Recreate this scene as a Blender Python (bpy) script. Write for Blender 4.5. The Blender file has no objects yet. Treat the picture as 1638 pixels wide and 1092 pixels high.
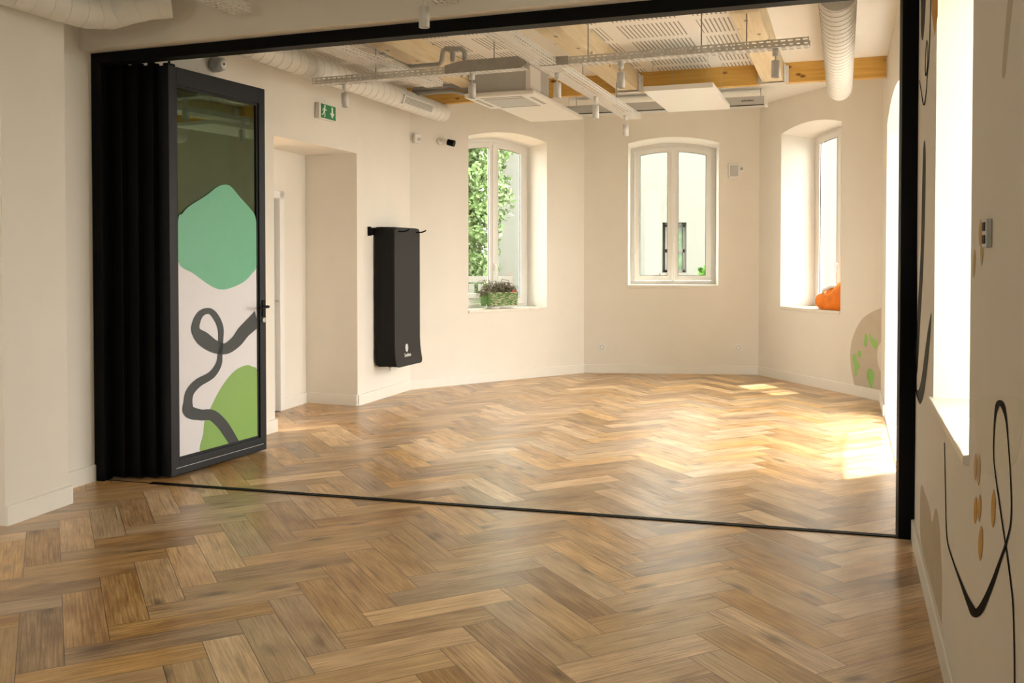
import bpy, bmesh, math, random
from mathutils import Vector, Matrix
random.seed(7)
PI = math.pi
S = bpy.context.scene
COL = S.collection

# ------------------------------------------------------------------ camera
F, PX, PY, H = 1480.0, 819.0, 440.0, 1.45
PIT = math.atan(F/70000.0)
cam_d = bpy.data.cameras.new('camera'); cam = bpy.data.objects.new('camera', cam_d); COL.objects.link(cam)
cam_d.sensor_width = 36; cam_d.lens = 36*F/1638.0
cam_d.shift_x = 0.0; cam_d.shift_y = -(546.0-PY)/1638.0
cam_d.clip_start = 0.02; cam_d.clip_end = 200
cam.location = (0, 0, H); cam.rotation_euler = (PI/2-PIT, 0, 0)
S.camera = cam

# ------------------------------------------------------------------ exposure, world, sun
S.view_settings.view_transform = 'Standard'; S.view_settings.look = 'None'
S.view_settings.gamma = 1.0; S.view_settings.use_curve_mapping = False
S.view_settings.exposure = 0.84
SKY = 7.5
SUN = 7.0
w = bpy.data.worlds.new('daylight'); S.world = w; w.use_nodes = True
nt = w.node_tree; nt.nodes.clear()
wo = nt.nodes.new('ShaderNodeOutputWorld'); bg = nt.nodes.new('ShaderNodeBackground')
bg.inputs['Color'].default_value = (1.0, 0.96, 0.885, 1); bg.inputs['Strength'].default_value = SKY
nt.links.new(bg.outputs[0], wo.inputs[0])
sun_d = bpy.data.lights.new('sun', 'SUN'); sun = bpy.data.objects.new('sun', sun_d); COL.objects.link(sun)
sun_d.energy = SUN; sun_d.angle = math.radians(0.8); sun_d.color = (1.0, 0.95, 0.86)
az, el = math.radians(64), math.radians(65)
sv = Vector((math.sin(az)*math.cos(el), math.cos(az)*math.cos(el), math.sin(el)))
sun.rotation_euler = sv.to_track_quat('Z', 'Y').to_euler(); sun.location = sv*20

# ------------------------------------------------------------------ measuring helpers (plan positions from sight lines)
def ray(u, v):
    x = (u-PX)/F; z = -(v-PY)/F; c, s = math.cos(PIT), math.sin(PIT)
    return Vector((x, c+z*s, -s+z*c))
CP = Vector((0, 0, H))
def onz(u, v, z=0.0):
    r = ray(u, v); return CP + r*((z-H)/r.z)
def onw(u, v, A, B, off=0.0):
    d = Vector((B[0]-A[0], B[1]-A[1])).normalized(); n = Vector((-d.y, d.x))
    A2 = Vector((A[0], A[1])) + n*off
    r = ray(u, v); t = n.dot(A2)/n.dot(Vector((r.x, r.y)))
    P = CP + r*t
    return P, (P.xy-A2).dot(d)

HS = math.radians(19.7)
dS = Vector((math.sin(HS), math.cos(HS), 0)); dP = Vector((math.cos(HS), -math.sin(HS), 0))
def frame_mat(O, d):           # local x along d, y 90 deg to its left, z up
    d = Vector((d[0], d[1], 0)).normalized(); y = Vector((-d.y, d.x, 0))
    m = Matrix(((d.x, y.x, 0, O[0]), (d.y, y.y, 0, O[1]), (0, 0, 1, O[2] if len(O) > 2 else 0), (0, 0, 0, 1)))
    return m

# ------------------------------------------------------------------ materials
def lin(r, g, b):
    f = lambda c: ((c/255.0+0.055)/1.055)**2.4 if c > 10 else c/255.0/12.92
    return (f(r), f(g), f(b), 1)
MATS = {}
def mat(name, col, rough=0.5, metal=0.0, noise=0.0, nscale=8.0, bump=0.0, bscale=60.0, spec=0.5, stretch=None):
    if name in MATS: return MATS[name]
    m = bpy.data.materials.new(name); m.use_nodes = True; N = m.node_tree; b = N.nodes['Principled BSDF']
    b.inputs['Base Color'].default_value = col; b.inputs['Roughness'].default_value = rough
    b.inputs['Metallic'].default_value = metal; b.inputs['Specular IOR Level'].default_value = spec
    tc = N.nodes.new('ShaderNodeTexCoord')
    vec = tc.outputs['Object']
    if stretch:
        mp = N.nodes.new('ShaderNodeMapping'); mp.inputs['Scale'].default_value = stretch
        N.links.new(vec, mp.inputs[0]); vec = mp.outputs[0]
    if noise > 0:
        n = N.nodes.new('ShaderNodeTexNoise'); n.inputs['Scale'].default_value = nscale; n.inputs['Detail'].default_value = 5
        N.links.new(vec, n.inputs['Vector'])
        r = N.nodes.new('ShaderNodeValToRGB')
        k0, k1 = 1-noise, 1+noise
        r.color_ramp.elements[0].position = .3; r.color_ramp.elements[1].position = .7
        r.color_ramp.elements[0].color = (col[0]*k0, col[1]*k0, col[2]*k0, 1)
        r.color_ramp.elements[1].color = (min(1, col[0]*k1), min(1, col[1]*k1), min(1, col[2]*k1), 1)
        N.links.new(n.outputs['Fac'], r.inputs[0]); N.links.new(r.outputs[0], b.inputs['Base Color'])
    if bump > 0:
        n2 = N.nodes.new('ShaderNodeTexNoise'); n2.inputs['Scale'].default_value = bscale; n2.inputs['Detail'].default_value = 3
        N.links.new(vec, n2.inputs['Vector'])
        bp = N.nodes.new('ShaderNodeBump'); bp.inputs['Strength'].default_value = bump; bp.inputs['Distance'].default_value = 0.002
        N.links.new(n2.outputs['Fac'], bp.inputs['Height']); N.links.new(bp.outputs[0], b.inputs['Normal'])
    MATS[name] = m
    return m

M_WALL = mat('wall_paint', (0.80, 0.75, 0.675, 1), 0.75, noise=.02, nscale=2.5, bump=.25, bscale=45)
M_REVEAL = mat('white_reveal', (0.87, 0.845, 0.80, 1), 0.7, noise=.01)  # reveal faces, whiter than the walls
M_BASE = mat('baseboard_paint', (0.82, 0.78, 0.71, 1), 0.5, noise=.01)
M_CEIL = mat('ceiling_paint', (0.82, 0.80, 0.76, 1), 0.8, noise=.015, nscale=2)
M_WHITE = mat('white_pvc', (0.82, 0.80, 0.77, 1), 0.35, noise=.01)
M_WSTEEL = mat('white_powder_coated_steel', (0.74, 0.73, 0.71, 1), 0.4, noise=.03, nscale=20)
M_GALV = mat('grey_galvanised_steel', (0.42, 0.41, 0.39, 1), 0.45, metal=.35, noise=.10, nscale=14)
M_GREYP = mat('grey_plastic', (0.33, 0.33, 0.32, 1), 0.5, noise=.04)
M_LGREY = mat('light_grey_metal', (0.5, 0.5, 0.49, 1), 0.45, noise=.04)
M_BLACK = mat('black_anodised_aluminium', (0.003, 0.003, 0.003, 1), 0.5, noise=.1, spec=.12)
M_ANTH = mat('anthracite_aluminium', (0.0045, 0.0055, 0.0085, 1), 0.5, noise=.12, nscale=200, bump=.15, bscale=900, spec=.28)
M_RUBBER = mat('black_rubber', (0.006, 0.006, 0.006, 1), 0.7)
M_MAT = mat('black_foam', (0.0135, 0.0135, 0.0140, 1), 0.75, noise=.15, nscale=60, bump=.5, bscale=400)
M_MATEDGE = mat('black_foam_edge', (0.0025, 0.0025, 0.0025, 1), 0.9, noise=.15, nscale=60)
M_SILL = mat('pale_stone', (0.80, 0.75, 0.66, 1), 0.45, noise=.05, nscale=12)
M_DUCT = mat('white_duct', (0.76, 0.745, 0.71, 1), 0.45, noise=.025, nscale=9)
M_DARK = mat('dark_void', (0.02, 0.02, 0.02, 1), 0.8)
M_BLOB = mat('sea_green_film', lin(96, 178, 138), 0.45, noise=.02, nscale=30)
M_FILM = mat('white_film', (0.78, 0.76, 0.80, 1), 0.5, noise=.01)
M_INK = mat('charcoal_film', lin(30, 37, 36), 0.5, noise=.03)
M_LEAFG = mat('leaf_green_film', lin(134, 176, 84), 0.45, noise=.02)
M_MURINK = mat('mural_dark_paint', lin(20, 19, 18), 0.8, noise=.1, spec=.08)
M_MURSL = mat('mural_slate_paint', lin(78, 78, 75), 0.8, noise=.08, spec=.15)
M_MUROC = mat('mural_ochre_paint', lin(200, 150, 60), 0.65, noise=.06)
M_MUROC2 = mat('mural_pale_ochre_paint', lin(196, 164, 106), 0.65, noise=.06)
M_MURGR = mat('mural_warm_grey_paint', lin(196, 184, 164), 0.7, noise=.04)
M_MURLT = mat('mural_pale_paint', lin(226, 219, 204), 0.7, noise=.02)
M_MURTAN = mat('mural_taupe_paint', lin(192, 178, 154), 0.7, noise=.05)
M_MURGN = mat('mural_green_paint', lin(150, 196, 108), 0.65, noise=.04)
M_ORANGE = mat('orange_fabric', (0.86, 0.22, 0.010, 1), 0.8, noise=.12, nscale=14, bump=.5, bscale=200)
M_REDM = mat('red_tag', (0.45, 0.03, 0.01, 1), 0.6)
M_BASK = mat('green_wicker', lin(112, 150, 88), 0.75, noise=.15, nscale=60)
M_BASK2 = mat('pale_wicker', lin(206, 204, 170), 0.75, noise=.12, nscale=60)
M_DRY = mat('dry_grey_leaves', lin(118, 112, 92), 0.8, noise=.3, nscale=40)
M_SOIL = mat('potting_soil', (0.02, 0.015, 0.012, 1), 0.95, noise=.3, nscale=80)
M_SIGNG = mat('exit_green', (0.01, 0.22, 0.07, 1), 0.4)
M_SIGNW = mat('sign_white', (0.85, 0.9, 0.85, 1), 0.4)
M_LOGO = mat('logo_white', (0.8, 0.8, 0.8, 1), 0.6)
M_LETTER = mat('dark_lettering', (0.05, 0.05, 0.05, 1), 0.6)
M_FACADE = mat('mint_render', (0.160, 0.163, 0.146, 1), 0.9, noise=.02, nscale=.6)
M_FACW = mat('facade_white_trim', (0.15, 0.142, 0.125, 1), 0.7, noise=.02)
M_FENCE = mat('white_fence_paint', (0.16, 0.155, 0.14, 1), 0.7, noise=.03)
M_FOL = mat('green_foliage', (0.098, 0.165, 0.052, 1), 0.6, noise=.65, nscale=3)
M_FOL2 = mat('bright_green_foliage', (0.07, 0.19, 0.02, 1), 0.6, noise=.35, nscale=8)
M_BARK = mat('bark', (0.05, 0.035, 0.02, 1), 0.9, noise=.3, nscale=20)
M_GROUND = mat('outdoor_paving', (0.10, 0.10, 0.085, 1), 0.9, noise=.1, nscale=2)

def wood_mat(name, c0, c1, scale=(1, 14, 14), knots=True):
    m = bpy.data.materials.new(name); m.use_nodes = True; N = m.node_tree; b = N.nodes['Principled BSDF']; L = N.links
    tc = N.nodes.new('ShaderNodeTexCoord'); mp = N.nodes.new('ShaderNodeMapping'); mp.inputs['Scale'].default_value = scale
    L.new(tc.outputs['Object'], mp.inputs[0])
    n = N.nodes.new('ShaderNodeTexNoise'); n.inputs['Scale'].default_value = 2.2; n.inputs['Detail'].default_value = 6; n.inputs['Distortion'].default_value = .6
    L.new(mp.outputs[0], n.inputs['Vector'])
    r = N.nodes.new('ShaderNodeValToRGB'); r.color_ramp.elements[0].position = .3; r.color_ramp.elements[1].position = .7
    r.color_ramp.elements[0].color = c0; r.color_ramp.elements[1].color = c1
    L.new(n.outputs['Fac'], r.inputs[0]); out = r.outputs[0]
    if knots:
        mp2 = N.nodes.new('ShaderNodeMapping'); mp2.inputs['Scale'].default_value = (4.5, 9, 9); L.new(tc.outputs['Object'], mp2.inputs[0])
        v = N.nodes.new('ShaderNodeTexVoronoi'); v.inputs['Scale'].default_value = 1.0; L.new(mp2.outputs[0], v.inputs['Vector'])
        kr = N.nodes.new('ShaderNodeValToRGB'); kr.color_ramp.elements[0].position = .06; kr.color_ramp.elements[1].position = .17
        kr.color_ramp.elements[0].color = (1, 1, 1, 1); kr.color_ramp.elements[1].color = (0, 0, 0, 1)
        L.new(v.outputs['Distance'], kr.inputs[0])
        mx = N.nodes.new('ShaderNodeMix'); mx.data_type = 'RGBA'; mx.inputs[7].default_value = (c0[0]*.28, c0[1]*.2, c0[2]*.15, 1)
        L.new(kr.outputs[0], mx.inputs[0]); L.new(out, mx.inputs[6]); out = mx.outputs[2]
    L.new(out, b.inputs['Base Color']); b.inputs['Roughness'].default_value = .55
    return m
M_PINE = wood_mat('orange_pine', (0.60, 0.335, 0.065, 1), (0.74, 0.46, 0.12, 1))
M_PINE2 = wood_mat('lit_pine', (0.66, 0.52, 0.32, 1), (0.76, 0.65, 0.46, 1))  # joist pine whitened: the light on the joists is put into the colour

def glass_mat(name, tint, gloss, gc=(1, 1, 1, 1)):
    m = bpy.data.materials.new(name); m.use_nodes = True; N = m.node_tree; N.nodes.clear(); L = N.links
    o = N.nodes.new('ShaderNodeOutputMaterial'); mx = N.nodes.new('ShaderNodeMixShader')
    t = N.nodes.new('ShaderNodeBsdfTransparent'); t.inputs[0].default_value = tint
    g = N.nodes.new('ShaderNodeBsdfGlossy'); g.inputs['Roughness'].default_value = 0.01; g.inputs[0].default_value = gc
    lw = N.nodes.new('ShaderNodeLayerWeight'); lw.inputs['Blend'].default_value = .5
    pw = N.nodes.new('ShaderNodeMath'); pw.operation = 'POWER'; pw.inputs[1].default_value = 4.0; L.new(lw.outputs['Facing'], pw.inputs[0])
    fr = N.nodes.new('ShaderNodeMapRange'); fr.inputs[3].default_value = gloss; fr.inputs[4].default_value = .9; L.new(pw.outputs[0], fr.inputs[0])
    L.new(fr.outputs[0], mx.inputs[0]); L.new(t.outputs[0], mx.inputs[1]); L.new(g.outputs[0], mx.inputs[2]); L.new(mx.outputs[0], o.inputs[0])
    return m
M_GLASS = glass_mat('window_glass', (0.93, 0.95, 0.93, 1), .04)
M_DGLASS = glass_mat('door_glass', (0.36, 0.50, 0.40, 1), .15, (0.78, 1.0, 0.82, 1))

# --- herringbone oak floor
def floor_mat():
    m = bpy.data.materials.new('oak_herringbone'); m.use_nodes = True; N = m.node_tree; b = N.nodes['Principled BSDF']; L = N.links
    def nn(t, **k):
        x = N.nodes.new(t)
        for a, v in k.items(): setattr(x, a, v)
        return x
    def math_(op, a, b_=None, c=None):
        x = nn('ShaderNodeMath', operation=op)
        for i, q in enumerate((a, b_, c)):
            if q is None: continue
            if isinstance(q, (int, float)): x.inputs[i].default_value = q
            else: L.new(q, x.inputs[i])
        return x.outputs[0]
    uv = nn('ShaderNodeUVMap', uv_map='grain')
    at = nn('ShaderNodeAttribute', attribute_name='plank'); sep = nn('ShaderNodeSeparateColor'); L.new(at.outputs['Color'], sep.inputs[0])
    rnd, rnd2, rnd3 = sep.outputs[0], sep.outputs[1], sep.outputs[2]
    mp = nn('ShaderNodeMapping'); mp.inputs['Scale'].default_value = (1.5, 46, 1); L.new(uv.outputs[0], mp.inputs[0])
    n1 = nn('ShaderNodeTexNoise'); n1.inputs['Scale'].default_value = 2.6; n1.inputs['Detail'].default_value = 8; n1.inputs['Roughness'].default_value = .62; n1.inputs['Distortion'].default_value = .35
    L.new(mp.outputs[0], n1.inputs['Vector'])
    mpb = nn('ShaderNodeMapping'); mpb.inputs['Scale'].default_value = (2.2, 6, 1); L.new(uv.outputs[0], mpb.inputs[0])
    n2 = nn('ShaderNodeTexNoise'); n2.inputs['Scale'].default_value = 1.7; n2.inputs['Detail'].default_value = 4; L.new(mpb.outputs[0], n2.inputs['Vector'])
    ramp = nn('ShaderNodeValToRGB'); cr = ramp.color_ramp
    cr.elements[0].position = .34; cr.elements[0].color = (0.270, 0.138, 0.050, 1)
    cr.elements[1].position = .68; cr.elements[1].color = (0.780, 0.565, 0.310, 1)
    e = cr.elements.new(.46); e.color = (0.465, 0.280, 0.120, 1)
    e = cr.elements.new(.58); e.color = (0.640, 0.420, 0.204, 1)
    f = math_('ADD', math_('MULTIPLY', n1.outputs['Fac'], .62), math_('MULTIPLY', n2.outputs['Fac'], .38))
    f = math_('ADD', f, math_('MULTIPLY', math_('SUBTRACT', rnd, .5), .17))
    L.new(f, ramp.inputs[0])
    # knots
    mpk = nn('ShaderNodeMapping'); mpk.inputs['Scale'].default_value = (2.6, 6.5, 1); L.new(uv.outputs[0], mpk.inputs[0])
    wn = nn('ShaderNodeTexNoise'); wn.inputs['Scale'].default_value = 9; L.new(mpk.outputs[0], wn.inputs['Vector'])
    vm = nn('ShaderNodeVectorMath', operation='MULTIPLY_ADD'); vm.inputs[1].default_value = (.16, .16, 0); L.new(wn.outputs['Color'], vm.inputs[0]); L.new(mpk.outputs[0], vm.inputs[2])
    vo = nn('ShaderNodeTexVoronoi'); vo.inputs['Scale'].default_value = 1.0; L.new(vm.outputs[0], vo.inputs['Vector'])
    kr = nn('ShaderNodeMapRange'); kr.inputs[1].default_value = .03; kr.inputs[2].default_value = .24; kr.inputs[3].default_value = 1; kr.inputs[4].default_value = 0
    L.new(vo.outputs['Distance'], kr.inputs[0])
    sc = nn('ShaderNodeSeparateColor'); L.new(vo.outputs['Color'], sc.inputs[0])
    kn = math_('MULTIPLY', kr.outputs[0], math_('GREATER_THAN', sc.outputs[0], .38)); kn = math_('MULTIPLY', kn, .72)
    mxk = nn('ShaderNodeMix', data_type='RGBA'); mxk.inputs[7].default_value = (0.055, 0.028, 0.014, 1)
    L.new(kn, mxk.inputs[0]); L.new(ramp.outputs[0], mxk.inputs[6])
    # dark streaks
    mps = nn('ShaderNodeMapping'); mps.inputs['Scale'].default_value = (1.1, 30, 1); mps.inputs['Location'].default_value = (3, 7, 0); L.new(uv.outputs[0], mps.inputs[0])
    ns = nn('ShaderNodeTexNoise'); ns.inputs['Scale'].default_value = 1.9; ns.inputs['Detail'].default_value = 5; ns.inputs['Distortion'].default_value = .5; L.new(mps.outputs[0], ns.inputs['Vector'])
    sr = nn('ShaderNodeMapRange'); sr.inputs[1].default_value = .60; sr.inputs[2].default_value = .74; L.new(ns.outputs['Fac'], sr.inputs[0])
    mxs = nn('ShaderNodeMix', data_type='RGBA'); mxs.inputs[7].default_value = (0.095, 0.045, 0.018, 1)
    L.new(math_('MULTIPLY', sr.outputs[0], .65), mxs.inputs[0]); L.new(mxk.outputs[2], mxs.inputs[6])
    # per plank hue / value
    hs = nn('ShaderNodeHueSaturation'); L.new(mxs.outputs[2], hs.inputs['Color'])
    L.new(math_('ADD', .82, math_('MULTIPLY', rnd2, .30)), hs.inputs['Saturation'])
    L.new(math_('ADD', .76, math_('MULTIPLY', rnd3, .46)), hs.inputs['Value'])
    # joints
    uv2 = nn('ShaderNodeUVMap', uv_map='edge'); su = nn('ShaderNodeSeparateXYZ'); L.new(uv2.outputs[0], su.inputs[0])
    def edge(o, size):
        a = math_('MINIMUM', o, math_('SUBTRACT', size, o))
        return a
    ed = math_('MINIMUM', edge(su.outputs[0], .62), edge(su.outputs[1], .155))
    er = nn('ShaderNodeMapRange'); er.inputs[1].default_value = .0006; er.inputs[2].default_value = .0022; L.new(ed, er.inputs[0])
    mxe = nn('ShaderNodeMix', data_type='RGBA'); mxe.inputs[6].default_value = (0.09, 0.05, 0.025, 1)
    L.new(er.outputs[0], mxe.inputs[0]); L.new(hs.outputs[0], mxe.inputs[7])
    L.new(mxe.outputs[2], b.inputs['Base Color'])
    rr = nn('ShaderNodeMapRange'); rr.inputs[3].default_value = .22; rr.inputs[4].default_value = .40; L.new(n1.outputs['Fac'], rr.inputs[0])
    L.new(rr.outputs[0], b.inputs['Roughness']); b.inputs['Specular IOR Level'].default_value = .7
    bp = nn('ShaderNodeBump'); bp.inputs['Strength'].default_value = .18; bp.inputs['Distance'].default_value = .0015
    hh = math_('ADD', math_('MULTIPLY', n1.outputs['Fac'], .6), er.outputs[0]); L.new(hh, bp.inputs['Height']); L.new(bp.outputs[0], b.inputs['Normal'])
    return m
M_FLOOR = floor_mat()

def perforated_mat():
    # white acoustic board: short parallel slits in groups
    m = bpy.data.materials.new('slotted_acoustic_board'); m.use_nodes = True; N = m.node_tree; b = N.nodes['Principled BSDF']; L = N.links
    tc = N.nodes.new('ShaderNodeTexCoord'); s = N.nodes.new('ShaderNodeSeparateXYZ'); L.new(tc.outputs['Object'], s.inputs[0])
    def mth(op, a, b_):
        x = N.nodes.new('ShaderNodeMath'); x.operation = op
        for i, q in enumerate((a, b_)):
            if isinstance(q, (int, float)): x.inputs[i].default_value = q
            else: L.new(q, x.inputs[i])
        return x.outputs[0]
    def pulse(v, period, duty):
        return mth('LESS_THAN', mth('FRACT', mth('DIVIDE', v, period), 0), duty)
    slit = pulse(mth('ADD', s.outputs[0], 50), .034, .34)
    gx = pulse(mth('ADD', s.outputs[0], 50.05), .62, .80); gy = pulse(mth('ADD', s.outputs[1], 50.0), .56, .80)
    k = mth('MULTIPLY', mth('MULTIPLY', slit, gx), gy)
    mx = N.nodes.new('ShaderNodeMix'); mx.data_type = 'RGBA'; mx.inputs[6].default_value = (.82, .80, .76, 1); mx.inputs[7].default_value = (.30, .285, .265, 1)
    L.new(k, mx.inputs[0]); L.new(mx.outputs[2], b.inputs['Base Color']); b.inputs['Roughness'].default_value = .8
    return m
M_PERF = perforated_mat()

# ------------------------------------------------------------------ mesh helpers
def link(o): COL.objects.link(o); return o
def props(o, label=None, cat=None, group=None, kind=None):
    if label: o['label'] = label
    if cat: o['category'] = cat
    if group: o['group'] = group
    if kind: o['kind'] = kind
    return o
def thing(name, label, cat, O=(0, 0, 0), d=(1, 0), group=None):
    e = bpy.data.objects.new(name, None); link(e); e.empty_display_size = .1
    e.matrix_world = frame_mat(O, d)
    return props(e, label, cat, group)
def struct(o): o['kind'] = 'structure'; return o

class MB:
    """collects geometry for ONE mesh object"""
    def __init__(s): s.v = []; s.f = []; s.sm = []
    def add(s, verts, faces, smooth=False, M=None):
        k = len(s.v)
        for p in verts:
            p = Vector(p); s.v.append(M @ p if M else p)
        for f in faces: s.f.append([i+k for i in f]); s.sm.append(smooth)
        return s
    def box(s, x0, x1, y0, y1, z0, z1, M=None):
        vs = [(x, y, z) for x in (x0, x1) for y in (y0, y1) for z in (z0, z1)]
        return s.add(vs, [(0, 1, 3, 2), (4, 6, 7, 5), (0, 4, 5, 1), (2, 3, 7, 6), (0, 2, 6, 4), (1, 5, 7, 3)], M=M)
    def bbox(s, x0, x1, y0, y1, z0, z1, b=.004, M=None):   # bevelled box
        bm = bmesh.new(); bmesh.ops.create_cube(bm, size=1)
        for v in bm.verts: v.co = Vector(((x0+x1)/2+v.co.x*(x1-x0), (y0+y1)/2+v.co.y*(y1-y0), (z0+z1)/2+v.co.z*(z1-z0)))
        bmesh.ops.bevel(bm, geom=bm.edges[:], offset=b, segments=2, profile=.5, affect='EDGES')
        bm.verts.index_update()
        s.add([v.co.copy() for v in bm.verts], [[v.index for v in f.verts] for f in bm.faces], M=M); bm.free(); return s
    def prism(s, pts, a, b, axis='z', M=None):             # closed outline extruded between a and b along axis
        n = len(pts)
        if axis == 'z': mk = lambda p, t: (p[0], p[1], t)
        elif axis == 'y': mk = lambda p, t: (p[0], t, p[1])
        else: mk = lambda p, t: (t, p[0], p[1])
        vs = [mk(p, a) for p in pts]+[mk(p, b) for p in pts]
        fs = [list(range(n)), list(range(2*n-1, n-1, -1))]+[(i, (i+1) % n, n+(i+1) % n, n+i) for i in range(n)]
        return s.add(vs, fs, M=M)
    def tube(s, pts, r, n=10, caps=True, M=None, ribs=None):
        pts = [Vector(p) for p in pts]; rs = r if isinstance(r, (list, tuple)) else [r]*len(pts)
        T = []
        for i in range(len(pts)):
            a = pts[max(0, i-1)]; b = pts[min(len(pts)-1, i+1)]; T.append((b-a).normalized())
        up = Vector((0, 0, 1)) if abs(T[0].z) < .9 else Vector((1, 0, 0))
        X = T[0].cross(up).normalized(); vs = []
        for i, p in enumerate(pts):
            X = (X - T[i]*X.dot(T[i])).normalized(); Y = T[i].cross(X)
            for k in range(n):
                a = 2*PI*k/n; vs.append(p+(X*math.cos(a)+Y*math.sin(a))*rs[i])
        fs = [(i*n+k, i*n+(k+1) % n, (i+1)*n+(k+1) % n, (i+1)*n+k) for i in range(len(pts)-1) for k in range(n)]
        s.add(vs, fs, True, M)
        if caps: s.add(vs[:n], [list(range(n))[::-1]], False, M); s.add(vs[-n:], [list(range(n))], False, M)
        return s
    def lathe(s, prof, n=20, M=None):                      # profile (r,z) around z
        vs = [(r*math.cos(2*PI*k/n), r*math.sin(2*PI*k/n), z) for r, z in prof for k in range(n)]
        fs = [(i*n+k, i*n+(k+1) % n, (i+1)*n+(k+1) % n, (i+1)*n+k) for i in range(len(prof)-1) for k in range(n)]
        return s.add(vs, fs, True, M)
    def build(s, name, m, parent=None, M=None, label=None, recalc=True):
        me = bpy.data.meshes.new(name); me.from_pydata([tuple(v) for v in s.v], [], s.f)
        me.polygons.foreach_set('use_smooth', s.sm); me.materials.append(m)
        if recalc:
            bm = bmesh.new(); bm.from_mesh(me); bmesh.ops.recalc_face_normals(bm, faces=bm.faces[:]); bm.to_mesh(me); bm.free()
        me.update()
        o = bpy.data.objects.new(name, me); link(o)
        if parent: o.parent = parent
        if M: o.matrix_world = M if not parent else o.matrix_world
        if label: o['label'] = label
        return o

def L2(A, B): return (Vector(B[:2])-Vector(A[:2])).length
def hd(A, B): return (Vector(B[:2])-Vector(A[:2])).normalized()

# ------------------------------------------------------------------ plan of the rooms
c1 = onz(656.3, 622.7); c2 = onz(933.8, 595.8); c3 = onz(1213, 599); c4 = onz(1409, 641); c5 = onz(1413.6, 666.7)
LWa = onz(440, 690); LWb = onz(572, 648.7); REC = onz(490, 643.5); RECD = onz(446, 657.5)
FL = onz(156.6, 766.5); FR = onz(1431, 858); FRo = onz(1455, 860)
PL0 = onz(8.8, 841); PL1 = onz(110, 805.5); W20 = onz(114.5, 780.5)
DL = onz(274, 766); DR = onz(426.8, 720.5)
ZC = 3.24         # main ceiling
T = .54           # outer wall thickness
S3 = lambda a, P=Vector((0, 0, 0)): P+dS*a

def arch_pts(s0, s1, z0, zs, rise, n=14):
    if rise <= 0: return [(s0, z0), (s1, z0), (s1, zs), (s0, zs)]
    wdt = s1-s0; R = (wdt*wdt/4+rise*rise)/(2*rise); cx = (s0+s1)/2; cz = zs+rise-R; a = math.asin(wdt/2/R)
    arc = [(cx+R*math.sin(a-2*a*i/n), cz+R*math.cos(a-2*a*i/n)) for i in range(n+1)]
    return [(s0, z0), (s1, z0)]+arc

def wall(name, A, B, z0, z1, openings=(), t=T, m=M_WALL, e0=0., e1=0., spr=None):
    """slab: inner face on the line A-B, thickness to its left; openings = (s0,s1,zsill,zspring,rise,splay,drop)"""
    Ln = L2(A, B); bm = bmesh.new()
    def ring(pts, y):
        vs = [bm.verts.new((p[0], y, p[1])) for p in pts]; es = [bm.edges.new((vs[i], vs[(i+1) % len(vs)])) for i in range(len(vs))]
        return vs, es
    outer = [(-e0, z0), (Ln+e1, z0), (Ln+e1, z1), (-e0, z1)]
    fr = []; bk = []
    fe = []; be = []
    v, e = ring(outer, 0); fr.append(v); fe += e
    v, e = ring(outer, t); bk.append(v); be += e
    for (s0, s1, a, zs, rise, sp, dr) in openings:
        v, e = ring(arch_pts(s0, s1, a, zs, rise), 0); fr.append(v); fe += e
        v, e = ring(arch_pts(s0+sp, s1-(sp if spr is None else spr), a, zs-dr, rise), t); bk.append(v); be += e
    bmesh.ops.triangle_fill(bm, use_beauty=True, use_dissolve=False, edges=fe)
    bmesh.ops.triangle_fill(bm, use_beauty=True, use_dissolve=False, edges=be)
    for n_, (a, b) in enumerate(zip(fr, bk)):
        for i in range(len(a)):
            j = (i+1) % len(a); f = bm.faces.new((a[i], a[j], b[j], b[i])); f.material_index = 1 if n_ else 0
    bmesh.ops.recalc_face_normals(bm, faces=bm.faces[:])
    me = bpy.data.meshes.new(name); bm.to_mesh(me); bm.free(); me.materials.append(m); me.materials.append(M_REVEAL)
    o = bpy.data.objects.new(name, me); link(o); o.matrix_world = frame_mat(A, B-A)
    return struct(o)

def baseboard(name, A, B, h=.105, t=.016, e0=0, e1=0):
    Ln = L2(A, B)
    mb = MB().prism([(0, 0), (-t, 0), (-t, h-.004), (-t+.004, h), (0, h)], -e0, Ln+e1, 'x')
    o = mb.build(name, M_BASE); o.matrix_world = frame_mat(A, Vector(B)-Vector(A)); return struct(o)

# portals guide the sampling of daylight through each opening
def portal(A, B, s, z, wd, hg, off):
    d = hd(A, B); n = Vector((-d.y, d.x))
    ld = bpy.data.lights.new('window_portal', 'AREA'); ld.shape = 'RECTANGLE'; ld.size = wd; ld.size_y = hg
    ld.cycles.is_portal = True
    o = bpy.data.objects.new('window_portal', ld); link(o)
    P = Vector(A[:2])+d*s+n*off; o.location = (P.x, P.y, z)
    o.rotation_euler = Vector((n.x, n.y, 0)).to_track_quat('Z', 'Y').to_euler()   # -Z faces the room

# windows: (A,B,s0,s1,zsill,zspring,rise)
WIN1 = (c1, c2, .755, 1.878, .83, 2.80, .075); WIN2 = (c2, c3, .540, 1.637, 1.085, 2.825, .075); WIN3 = (c3, c4, .445, 1.520, .855, 2.868, .075)
SP, DRP = .06, .05
wall('wall_bay_left', c1, c2, 0, 3.6, [WIN1[2:]+(SP, DRP)], t=.43)
wall('wall_bay_back', c2, c3, 0, 3.6, [WIN2[2:]+(SP, DRP)], t=.45, spr=-.01)
wall('wall_bay_right', c3, c4, 0, 3.6, [WIN3[2:]+(SP, DRP)])
for i, W_, po in ((0, WIN1, .41), (1, WIN2, .43), (2, WIN3, .52)):
    portal(W_[0], W_[1], (W_[2]+W_[3])/2, (W_[4]+W_[5])/2+.03, W_[3]-W_[2], W_[5]-W_[4]+.1, po)
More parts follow.
